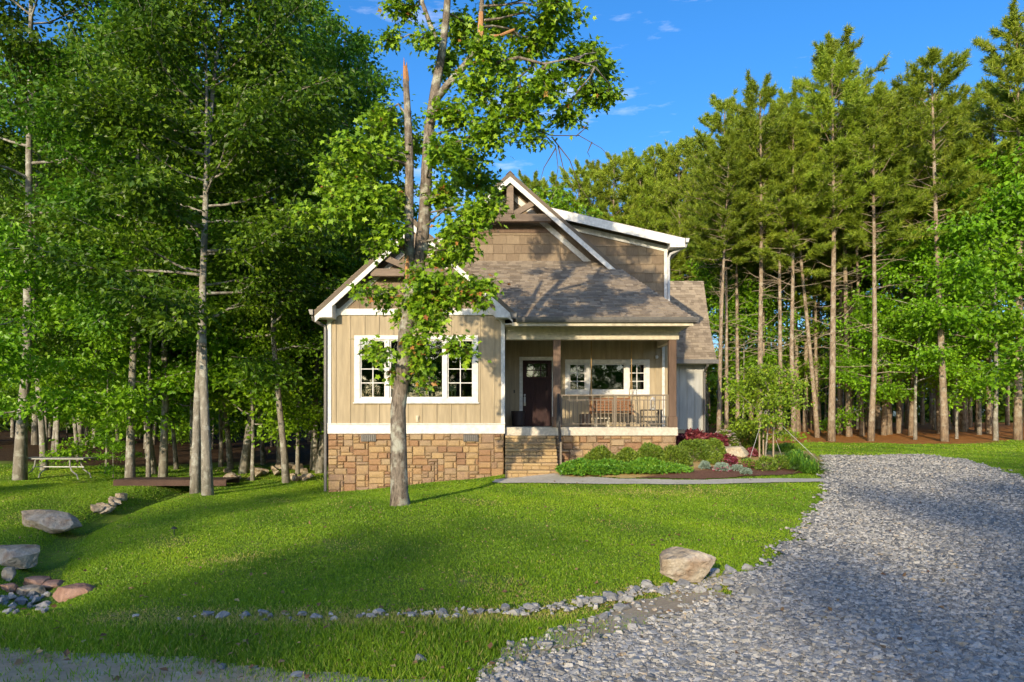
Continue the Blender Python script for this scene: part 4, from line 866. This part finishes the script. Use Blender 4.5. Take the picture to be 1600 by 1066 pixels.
for px, Y, kd, s, lb in ((1430,33.5,0,1.15,'bright leafy sapling at the grass edge in front of the pines'), (1365,35,1,1.0,'low leafy sapling behind the driveway end'), (1495,34,0,1.0,'leafy sapling right of the thick scarred pine'), (1556,32.5,0,1.55,'tall layered broadleaf with a slim pale stem near the right edge'), (1610,33,0,1.6,'large broadleaf filling the right edge of the picture'), (1530,37,0,1.5,'broadleaf tree behind the slim pale stem'),
     (1160,38,1,1.2,'shaded leafy bush under the pines by the house'), (1210,41,0,1.1,'leafy understory tree behind the staked maple'), (1105,40,0,1.2,'leafy understory tree against the right wall of the house'), (1340,43,0,1.1,'leafy understory tree deep behind the brown pines'), (1290,45,0,1.0,'shaded understory tree behind the tall straight pine'), (1460,42,0,1.3,'shaded understory tree behind the thick scarred pine'), (870,48,0,1.9,'round bright tree rising behind the main roof ridge')):
    x, y = at_px(px, Y); plant_tree('broadleaf_sapling' if s < 1.3 else 'broadleaf_tree', UN[kd], x, y, lb, 'tree', 'broadleaves among the pines', rz=px*.31, s=s)
# the far wood that closes the view behind both stands: one mass
def far_wood():
    r = np.random.default_rng(5); c = 52000; px = r.uniform(-500, 2200, c); Y = r.uniform(62, 88, c); x = (px-800)*Y/F
    top = 8.5+2.5*np.sin(x*.21)+1.5*np.sin(x*.53+1); z = r.uniform(0, 1, c)**.9*top+.6
    pos = np.stack((x, Y, z), 1); ax = r.normal(0, 1, (c,3)); nr = r.normal(0, .6, (c,3)); nr[:,2] += .7; nr[:,1] -= .5
    o = link('far_wood', leaves('far_wood', pos, ax, nr, r.uniform(.5, 1.1, c), RHOMB, M['leaf'], r.beta(2, 2.5, c)))
    tag(o, 'dark mass of far woodland closing the view behind the trunks', 'woodland', kind='stuff')
far_wood()
# trees across the road behind the viewpoint: their shade lies on the lawn and gravel
r = random.Random(8)
for k, (x, y, s, kd) in enumerate(BACK):
    plant_tree('roadside_tree', HW[kd], x, y, 'roadside tree across the road, mirrored in the porch window', 'tree', 'trees across the road', rz=k*1.3, s=s)

for k in range(26):
    plant_tree('added_shrub', UN[k % 2], -75+k*4.0, -57+(k*5 % 4), 'unseen leafy shrub added under the trees across the road to darken the window reflections', 'shrub', 'added shrubs across the road', rz=k, s=1.1+.05*(k % 4))  # unseen understory added so the panes mirror dark foliage, not bright sky
# ------------------------------------------------------------------ garden plants
def bush(name, x, y, rx, ry, rz, n, ls, m, label, cat, group=None, seed=1, flowers=None, lump=.07, up=.2, shape=RHOMB):
    r = np.random.default_rng(seed); z = h1(x, y)+.02
    t = empty(name, (x, y, z), label, cat, group)
    d = unit(r.normal(0, 1, (n,3))); d[:,2] = np.abs(d[:,2])*1.0; rad = 1-np.abs(r.normal(0, .16, n))
    lum = 1+lump*(np.sin(d[:,0]*7+seed)+np.sin(d[:,1]*8+2*seed)+np.sin(d[:,2]*6+seed*.5))/1.5
    p = d*(rad*lum)[:,None]*np.array((rx, ry, rz)); p[:,2] += .03
    ax = d+r.normal(0, .55, (n,3)); ax[:,2] += up; nr = d*.6+r.normal(0, .5, (n,3)); nr[:,2] += .3
    link('foliage', leaves('foliage', p, ax, nr, ls*r.uniform(.7, 1.3, n), shape, m, r.beta(2, 2, n)), None, t, (0,0,0))
    mb = MB()
    for k in range(9):
        a = k*.7; mb.tube(((0,0,-.05), (math.cos(a)*rx*.3, math.sin(a)*ry*.3, rz*.4), (math.cos(a)*rx*.75, math.sin(a)*ry*.75, rz*.7)), (.012,.008,.003), 4, False)
    link('stems', mb.mesh('stems', M['twig']), None, t, (0,0,0))
    if flowers:
        fm, nf, fs = flowers; q = unit(r.normal(0, 1, (nf,3))); q[:,2] = np.abs(q[:,2]); p = q*np.array((rx, ry, rz))*1.03; k = 5
        pp = np.repeat(p, k, 0); a = np.tile(np.arange(k)*2*np.pi/k, nf); axx = np.stack((np.cos(a), np.sin(a)-.1, .35+0*a), 1); nn = np.repeat(q, k, 0)*.3+np.array((0,-.3,1))
        link('flowers', leaves('flowers', pp, axx, nn, np.full(len(pp), fs), RHOMB, fm, np.repeat(r.random(nf), k)), None, t, (0,0,0))
    return t
BX = [(938,18.9,.42,.40,'clipped round boxwood, leftmost in the row before the porch'), (980,18.75,.38,.34,'smallest clipped boxwood, second from left in the row'), (1016,18.9,.43,.42,'clipped boxwood, third from left in the row before the porch'), (1054,18.8,.44,.38,'clipped boxwood in front of the porch corner post'), (1084,19.8,.55,.46,'wide clipped boxwood just right of the porch corner'), (1112,20.6,.45,.44,'clipped boxwood touching the pale garden boulder')]
for k, (px, Y, a, c, lb) in enumerate(BX):
    x, y = at_px(px, Y); bush('boxwood_shrub', x, y, a, a*.95, c+.08, 4200, .05, M['box'], lb, 'shrub', 'boxwoods before the porch', seed=k+1)
x, y = at_px(928, 18.05); bush('juniper_shrub', x, y, .92, .36, .33, 9000, .075, M['juniper'], 'low spreading bright green juniper beside the stone steps', 'shrub', 'spreading junipers', 11, lump=.2, up=.0)
x, y = at_px(1010, 18.0); bush('juniper_shrub', x, y, .85, .34, .25, 9000, .075, M['juniper'], 'low spreading bright green juniper, the right one below the boxwoods', 'shrub', 'spreading junipers', 14, lump=.2, up=.0)
x, y = at_px(1086, 23.0); bush('red_maple_shrub', x, y, .85, .8, .68, 5500, .12, M['redleaf'], 'dark red weeping maple beside the grey wing wall', 'shrub', seed=21, lump=.2, up=-.6)
x, y = at_px(1163, 24.5); bush('holly_shrub', x, y, .75, .7, 1.15, 9000, .075, M['box'], 'tall round holly shrub behind the pale boulder', 'shrub', seed=22)
x, y = at_px(1132, 23.2); bush('white_flower_shrub', x, y, .5, .4, .78, 1800, .06, M['box'], 'low shrub covered in white blossom behind the pale boulder', 'flowering shrub', seed=23, flowers=(M['flower_w'], 170, .075))
def lily(px, Y, n, ln, label, seed, name='daylily', m='juniper'):
    x, y = at_px(px, Y); r = np.random.default_rng(seed); t = empty(name, (x, y, h1(x, y)+.02), label, 'plant', 'grassy clumps in the garden bed')
    p = []; ax = []; a = r.uniform(0, 6.28, n); e = r.uniform(.2, 1.4, n); d = np.stack((np.cos(a)*np.cos(e), np.sin(a)*np.cos(e), np.sin(e)), 1); l = ln*r.uniform(.6, 1.1, n)
    b0 = r.normal(0, .09, (n,3))*np.array((1,1,0)); mid = b0+d*l[:,None]*.6; tip = mid+unit(d*np.array((1.3,1.3,.1))-np.array((0,0,.35)))*l[:,None]*.5
    s_ = unit(np.cross(d, np.array((0,0,1.))))*.011
    V = np.stack((b0-s_, b0+s_, mid+s_, mid-s_, tip), 1).reshape(-1,3); i = (np.arange(n)*5)[:,None]
    lo = np.concatenate((i+np.array((0,1,2,3)), i+np.array((3,2,4))), 1).ravel(); sz = np.tile((4,3), n)
    link('blades', np_mesh('blades', V, lo, sz, M[m], np.repeat(r.random(n), 2)), None, t, (0,0,0))
lily(1243,18.9,520,.85,'arching daylily clump at the driveway corner of the bed',1); lily(1264,18.3,260,.6,'smaller daylily clump nearest the gravel',2); lily(1228,26,380,.6,'daylily clump behind the staked maple',3)
for k, (px, py, a, c, m_, fl, lb) in enumerate(((1120,726,.22,.24,'box',None,'small leafy perennial left of the pink heuchera'), (1139,727,.26,.20,'redleaf',(M['flower_p'],50,.04),'pink tufted perennial in front of the pale boulder'), (1101,733,.13,.12,'sage',None,'silver green rosette at the left of the mulch'), (1128,736,.2,.13,'sage',(M['flower_p'],26,.035),'low grey plant with pale pink flowers in the mulch'), (1168,731,.24,.16,'box',(M['flower_p'],22,.05),'low plant with bright pink blooms in the mulch'), (1152,735,.13,.08,'sage',None,'little silver plant between the pink flowers'), (1166,741,.12,.08,'sage',None,'little silver plant nearest the grass edge'),
     (1197,735,.27,.28,'box',None,'round green perennial, the left of two in the mulch'), (1218,733,.26,.28,'box',None,'round green perennial, the right of two in the mulch'), (1246,733,.16,.13,'sage',None,'blue grey mound next to the daylily'), (1174,713,.2,.2,'redleaf',(M['flower_p'],30,.05),'pink flowering plant at the right end of the pale boulder'), (1112,718,.2,.22,'box',(M['flower_w'],12,.04),'yellow green plant in front of the left end of the boulder'))):
    x, y = G(px, py+2); bush('garden_perennial', x, y, a, a*.9, c*1.25, 900, .05, M[m_], lb, 'plant', 'perennials in the mulched bed', 40+k, fl and (fl[0], int(fl[1]*1.5), fl[2]*1.5))
# staked young maple
x, y = G(1196, 718)
tm = hardwood(77, 2.7, .032, .27, 1.1, 18, 5200, .09, leaf_m=leafmat('young_maple_leaf', ((0, (.10,.18,.012)), (.5, (.19,.31,.016)), (.86, (.32,.43,.03)), (.92, (.40,.13,.04)), (1, (.42,.10,.05))), .3, .02, hue=.002), sub=5)
t = plant_tree('staked_maple', tm, x, y, 'young staked maple with red tipped branches in the garden bed', 'tree', s=1.0)
for k, (dx, dy) in enumerate(((-.22,-.1), (.22,-.05), (.02,.25))):
    o = recalc(MB().box(dx-.02, dx+.02, dy-.02, dy+.02, -.1, 1.35).build('stake', M['twig'], t, loc=(0,0,0)))
for k, (dx, dy) in enumerate(((1.35,-.6), (-.8,-.9), (.75,.6))):
    MB().tube(((0,0,1.5), (dx,dy,0)), .006, 4).build('guy_wire', M['silver'], t, loc=(0,0,0))

# ------------------------------------------------------------------ rocks
def rock(name, x, y, sx, sy, sz, m, label, cat, group=None, seed=1, rz=0, sink=.15, flat=.0, detail=3, cut=(.5,.8), peak=0.0, ncut=13):
    import bmesh
    bm = bmesh.new(); bmesh.ops.create_icosphere(bm, subdivisions=detail, radius=1); r = np.random.default_rng(seed)
    P = np.array([v_.co for v_ in bm.verts]); 
    ns = .05*(np.sin(P[:,0]*4+seed)+np.sin(P[:,1]*5+2*seed)+np.sin(P[:,2]*6+P[:,0]*3)); P *= (1+ns)[:,None]
    if peak: P[:,:2] *= (1-peak*np.clip(P[:,2:3]+.2, 0, 1)); P[:,0] += .25*P[:,2]
    for k in range(ncut):                          # cut flat faces into the lump
        nrm = unit(r.normal(0, 1, 3)*np.array((1,1,.8))); dd = r.uniform(*cut); q = P@nrm; P -= np.outer(np.maximum(q-dd, 0), nrm)
    q = P[:,2]; P[:,2] = np.where(q > .72-flat, .72-flat+(q-.72+flat)*.15, q); P += r.normal(0, .006, P.shape); P *= np.array((sx, sy, sz))/1.6
    for v_, c in zip(bm.verts, P): v_.co = c
    me = bpy.data.meshes.new(name); bm.to_mesh(me); bm.free(); me.materials.append(m)
    o = bpy.data.objects.new(name, me); col.objects.link(o); o.location = (x, y, h1(x, y)+sz*(.5-sink)); o.rotation_euler = (r.normal(0,.06), r.normal(0,.06), rz); tag(o, label, cat, group); return o
def pxrock(px, py, wpx, hpx, m, label, cat='boulder', group=None, seed=1, depth=.8, **k):
    x, y = G(px, py); s = y/F; return rock(k.pop('name', 'boulder'), x, y+wpx*s*depth*.35, wpx*s*1.12, wpx*s*depth, hpx*s*1.35, m, label, cat, group, seed, **k)
pxrock(1073, 920, 104, 52, M['boulder'], 'pale angular boulder at the corner of the lawn and gravel', seed=5, detail=4, depth=.75, peak=.35, cut=(.42,.72), flat=-.3, ncut=16)
pxrock(70, 830, 92, 28, M['boulder'], 'long tan boulder lying on the grass at the far left', seed=16, detail=4, depth=.6, ncut=24, cut=(.62,.86))
pxrock(6, 884, 74, 32, M['boulder'], 'flat topped pale boulder cut by the left edge', seed=18, detail=4, flat=.15, depth=.7, ncut=22, cut=(.6,.85))
x, y = G(1137, 720); rock('boulder', x, y+.5, 1.28, .75, .52, tinted('pale_sandstone', ((.3, (.42,.34,.21)), (.6, (.56,.48,.33)), (.8, (.36,.24,.13))), .9, 3, .8, None, bumps=.9, bdist=.04), 'pale flat topped boulder lying in the garden bed', 'boulder', seed=9, flat=.25, detail=4)
for k, (px, py, w_, h_, m_, lb) in enumerate(((50,918,44,16,'redrock','red slab with a pale edge at the head of the stone pile'), (105,940,52,20,'redrock','large red slab at the right of the stone pile'), (8,908,17,24,'boulder','upright pale rock at the left edge of the stone pile'), (10,925,26,14,'redrock','red slab at the left edge of the stone pile'), (75,923,36,12,'redrock','thin reddish slab in the middle of the stone pile'), (35,932,42,14,'boulder','pinkish grey slab in the middle of the stone pile'))):
    pxrock(px, py, w_, h_, M[m_], lb, 'rock', 'slabs of the stone pile', 60+k, flat=.25, depth=.9, name='rock_slab')
r = random.Random(4)
for k in range(44):
    px = r.uniform(-12, 74); py = r.uniform(934, 962); w_ = r.uniform(9, 19)
    pxrock(px, py, w_, w_*.55, M['limestone'], 'blue grey broken stone in the pile at the lower left', 'stone', 'broken stones of the left pile', 100+k, name='broken_stone', detail=2, cut=(.3,.6), rz=r.uniform(0,3), depth=.9)
E_ = [(218,962),(327,962),(345,964),(386,964),(410,963),(420,965),(455,966),(487,961),(495,965),(520,966),(570,966),(596,963),(668,961),(682,964),(690,957),(712,962),(760,961),(788,955),(808,962),(816,954),(830,955),(845,952),(860,951),(880,946),(935,944),(948,938),(955,940),(965,934),(980,938),(990,930),(1004,928),(1010,918),(1020,922),(1035,928),(1045,918),(1062,922),(1075,926),(1090,924),(1104,930),(1120,922),(1134,914),(1145,905),(1158,898),(1170,893),(1181,930),(1165,918),(1120,898),(1139,892),(700,965),(735,964),(640,966),(560,964),(970,957),(905,942)]
ORD = ('first second third fourth fifth sixth seventh eighth ninth tenth eleventh twelfth thirteenth fourteenth fifteenth sixteenth seventeenth eighteenth nineteenth twentieth '+' '.join('twenty-'+q for q in 'first second third fourth fifth sixth seventh eighth ninth'.split())).split()
E_.sort(); rowi = 0
for k, (px, py) in enumerate(E_):
    rowi = 0 if k and E_[k-1][0] < 900 <= px else rowi
    w_ = r.uniform(10, 24) if px < 900 else r.uniform(13, 30); px += r.uniform(-7, 7); py += r.uniform(-3, 3)
    lb = (ORD[rowi]+' stone from the left in the row edging the lawn') if px < 900 else (ORD[rowi]+' stone from the left in the cluster around the corner boulder'); rowi += 1
    pxrock(px, py+2, w_, w_*.55, M['limestone'], lb, 'stone', 'stones edging the lawn' if px < 900 else 'stones around the corner boulder', 200+k, name='edging_stone', detail=2, cut=(.35,.7), rz=r.uniform(0,3), depth=.85, sink=.24)
for k, (px, py, w_, h_, lb) in enumerate(((1183,936,34,15,'dark slate stone lying on the gravel right of the corner boulder'), (1168,962,26,11,'dark pointed stone on the gravel below the corner boulder'), (345,1052,22,9,'single grey stone on the dirt road shoulder'), (463,1066,26,9,'grey stone at the bottom edge of the dirt shoulder'), (655,1042,24,13,'rounded stone on the dirt at the gravel edge'), (815,1052,22,12,'lone stone among the gravel edge at the bottom'), (970,957,18,9,'pale stone in the grass strip near the gravel'))):
    pxrock(px, py, w_, h_, M['limestone'], lb, 'stone', None, 300+k, name='loose_stone', detail=2, cut=(.35,.65), rz=k)
for k in range(34):
    t_ = k/33; px = 150+r.uniform(-15, 15)+t_*70 if k < 12 else r.uniform(350, 512); py = 802-t_*70 if k < 12 else r.uniform(731, 752)
    w_ = r.uniform(12, 26); pxrock(px, py+3, w_, w_*.45, M['boulder'], 'tan rock lining the dry creek below the footbridge' if k < 12 else 'tan rock in the heap along the creek behind the left lawn', 'rock', 'rocks lining the creek' if k < 12 else 'rocks heaped behind the left lawn', 400+k, name='creek_rock', detail=2, cut=(.35,.7), rz=r.uniform(0,3))
# ------------------------------------------------------------------ gravel, grass
def gravel():
    r = np.random.default_rng(2); c = 260000; Y = 3.6+21.5*r.random(c)**2.1; px = r.uniform(690, 1680, c); x = (px-800)*Y/F
    wx, wy = wob(x, Y, .06, 2.3); keep = inside(x+wx+r.normal(0,.05,c), Y+wy+r.normal(0,.08,c), np.array(DRIVE)) | (inside(x+wx, Y+wy, np.array(DIRT)) & (r.random(c) < .12)); keep &= r.random(c) < .42
    x, Y = x[keep], Y[keep]
    E2 = np.array([G(*p) for p in ((200,964),(330,966),(560,967),(700,965),(830,958),(930,944),(1010,926),(1080,925),(1140,905))]); t2 = r.random(520)**.45
    pe = poly_at(E2, t2)+r.normal(0, .07, (520,2)); x = np.concatenate((x, pe[:,0])); Y = np.concatenate((Y, pe[:,1])); c = len(x); s = r.lognormal(-3.52, .42, c)*np.clip(.8+Y*.03, .9, 1.5); s = np.clip(s, .012, .08)
    cube = np.array([(-1,-1,-1),(1,-1,-1),(1,1,-1),(-1,1,-1),(-1,-1,1),(1,-1,1),(1,1,1),(-1,1,1)])*.5
    T = cube[None]*(1+r.uniform(-.45, .25, (c,8,3))); T[:,4:,:2] *= r.uniform(.45, .9, (c,1,1)); T = T*np.stack((np.ones(c), r.uniform(.55, 1, c), r.uniform(.28, .55, c)), 1)[:,None,:]*s[:,None,None]
    a = r.uniform(0, 6.28, c); tl = r.normal(0, .22, c); ca, sa = np.cos(a)[:,None], np.sin(a)[:,None]
    zz = T[:,:,2]+T[:,:,0]*np.sin(tl)[:,None]; X = T[:,:,0]*ca-T[:,:,1]*sa; Yv = T[:,:,0]*sa+T[:,:,1]*ca
    V = np.stack((X+x[:,None], Yv+Y[:,None], zz+(hgt(x, Y)+.024+s*.06)[:,None]), 2).reshape(-1,3)
    Fq = np.array(((4,5,6,7),(0,1,5,4),(1,2,6,5),(2,3,7,6),(3,0,4,7))); idx = (np.arange(c)*8)[:,None,None]+Fq[None]
    o = link('gravel', np_mesh('gravel', V, idx.ravel(), np.full(c*5, 4), M['gravelstone'], np.repeat(r.random(c), 5)))
    tag(o, 'loose blue grey crushed stones covering the driveway', 'gravel', kind='stuff'); print('gravel', c)
gravel()
def grass():
    r = np.random.default_rng(1); out = []
    for (n, y0, y1, pw, pa, pb_) in ((860000, 4.0, 24.0, 1.5, -60, 1700), (70000, 22, 34, 1.0, 1100, 1700), (90000, 18, 30, 1.0, -80, 560)):
        Y = y0+(y1-y0)*r.random(n)**pw; px = r.uniform(pa, pb_, n); x = (px-800)*Y/F; out.append(np.stack((x, Y), 1))
    P = np.concatenate(out); x, Y = P[:,0], P[:,1]; n = len(x); wx, wy = wob(x, Y, .06, 2.3); jx, jy = r.normal(0, .07, n), r.normal(0, .07, n)
    bad = inside(x+wx+jx, Y+wy+jy, np.array(DRIVE)) | inside(x+jx*.4, Y+jy*.4, np.array(WALK)) | inside(x+jx, Y+jy, np.array(BED)) | inside(x, Y, np.array(HOUSE))
    wx2, wy2 = wob(x, Y, .04, 2.3); road = inside(x+wx2+jx*2, Y+wy2+jy*2, np.array(ROAD)) | inside(x+wx2+jx*2, Y+wy2+jy*2, np.array(DIRT)); bad |= road & (r.random(n) > .06)
    edge = seg_dist(x, Y, np.array([G(*p) for p in ((200,964),(330,966),(560,967),(700,965),(830,958),(930,944),(1010,926),(1080,925),(1140,905))])); dry = np.exp(-((edge-.08)/.20)**2)
    bad |= r.random(n) < dry*.3; bad |= (litter(x, Y) > r.random(n)*.9); cr = seg_dist(x, Y, CREEK); bad |= (cr < .28) & (Y > 8) & (r.random(n) < .8)
    bald_ = bald = np.sin(x*.9+1.1*Y)+np.sin(1.7*x-.8*Y+1)+np.sin(2.9*x+2.1*Y); bad |= (bald > 2.2) & (Y > 7) & (r.random(n) < .45)
    ok = ~bad; x, Y, dry = x[ok], Y[ok], dry[ok]; n = len(x)
    strip = np.clip((6.0-Y)/.5, 0, 1)*(x < 2.5); fine = (x < -5)&(Y > 12)
    hgt_ = r.uniform(.013, .032, n)*(1+.9*strip)*(1+.25*np.sin(x*2.3+Y)*np.sin(Y*1.9-x))*np.clip(.85+Y*.02, .9, 1.3); wd_ = (.0018+.0009*Y)*r.uniform(.6, 1.3, n)
    a = r.uniform(0, 6.28, n); ln = r.uniform(.1, .9, n)*hgt_; b = r.uniform(0, 6.28, n)
    z = hgt(x, Y)-.005; c_, s_ = np.cos(a)*wd_, np.sin(a)*wd_
    V = np.stack((np.stack((x-c_, Y-s_, z), 1), np.stack((x+c_, Y+s_, z), 1), np.stack((x+np.cos(b)*ln, Y+np.sin(b)*ln, z+hgt_), 1)), 1).reshape(-1,3)
    patch = .5+.16*np.sin(x*.7+1.3*np.sin(Y*.5))+.14*np.sin(Y*1.1-.5*x)+.10*np.sin(3.1*x+2.3*Y)+.12*np.sin(4.2*(x*.8+Y*.25))
    worn = np.exp(-(((x-3.2)/1.6)**2+((Y-15.4)/.7)**2))*.6+np.exp(-(((x+3.7)/.5)**2+((Y-9.3)/.35)**2))*.7+np.clip(bald_[ok]-1.7, 0, 1)*.35; dry = np.maximum(dry, worn)
    tint = np.clip(patch*.75+r.normal(0, .17, n), 0, .86); tint = np.where(r.random(n) < .03+.75*dry+.05*strip, r.uniform(.9, 1, n), tint)
    o = link('lawn_grass', np_mesh('lawn_grass', V, np.arange(3*n), np.full(n, 3), M['grass'], tint)); tag(o, 'mown green lawn grass sloping down to the left of the house', 'grass', kind='stuff'); print('grass', n)
grass()
# ------------------------------------------------------------------ small things on the left
x, y = at_px(91, 25); z = h1(x, y)+.0
ta = empty('folding_table', (x, y, z), 'white folding table with curved metal legs under the trees', 'table')
recalc(MB().box(-1.18, 1.18, -.38, .38, .70, .745).build('tabletop', M['plastic'], ta, loc=(0,0,0)))
recalc(MB().bar((-.95,0,.42), (.95,0,.42), .03, .03).build('crossbar', M['silver'], ta, loc=(0,0,0)))
for sx_ in (-1, 1):
    for sy_ in (-1, 1): MB().tube(((sx_*.62, sy_*.28, .70), (sx_*.64, sy_*.3, .48), (sx_*.72, sy_*.32, .30), (sx_*.92, sy_*.34, .16), (sx_*.98, sy_*.34, -.03)), .024, 6).build('leg', M['plastic'], ta, loc=(0,0,0))
ta.rotation_euler.z = -.06
x, y = at_px(278, 22.6); z = -.42
br = empty('footbridge', (x, y, z), 'low dark wooden footbridge crossing the dry creek', 'footbridge')
for yy in (-.55, .5): recalc(MB().box(-1.75, 1.75, yy, yy+.06, -.05, .12).build('side_beam', M['plank'], br, loc=(0,0,0)))
pm = MB().box(-.068, .068, -.49, .50, .10, .135).mesh('plank', M['plank'])
for k in range(24): o = link('plank', pm, None, br, (-1.68+k*.146, 0, 0))
x, y = G(272, 838)
gl_ = empty('path_light', (x, y, h1(x, y)), 'little black path light standing alone in the lawn', 'path light')
recalc(lathe(((.008,-.05),(.008,.12),(.006,.13)), 8).build('stem', M['black'], gl_, loc=(0,0,0))); recalc(lathe(((.05,.12),(.05,.13),(.02,.15),(.01,.155)), 12).build('cap', M['black'], gl_, loc=(0,0,0)))

def fallen():
    r = np.random.default_rng(9); c = 650; Y = 4.3+13*r.random(c)**1.3; x = (r.uniform(0, 1600, c)-800)*Y/F
    ok = ~inside(x, Y, np.array(HOUSE)); x, Y = x[ok], Y[ok]; c = len(x); p = np.stack((x, Y, hgt(x, Y)+.035), 1); nr = r.normal(0, .4, (c,3)); nr[:,2] += 1
    o = link('fallen_leaves', leaves('fallen_leaves', p, r.normal(0, 1, (c,3))*np.array((1,1,.2)), nr, r.uniform(.03, .07, c), RHOMB, leafmat('dry_leaf', ((0, (.12,.06,.03)), (.6, (.24,.15,.07)), (1, (.34,.28,.12))), .2, 0, hue=0), r.random(c)))
    tag(o, 'dry fallen leaves scattered over the lawn and gravel', 'leaves', kind='stuff')
fallen()
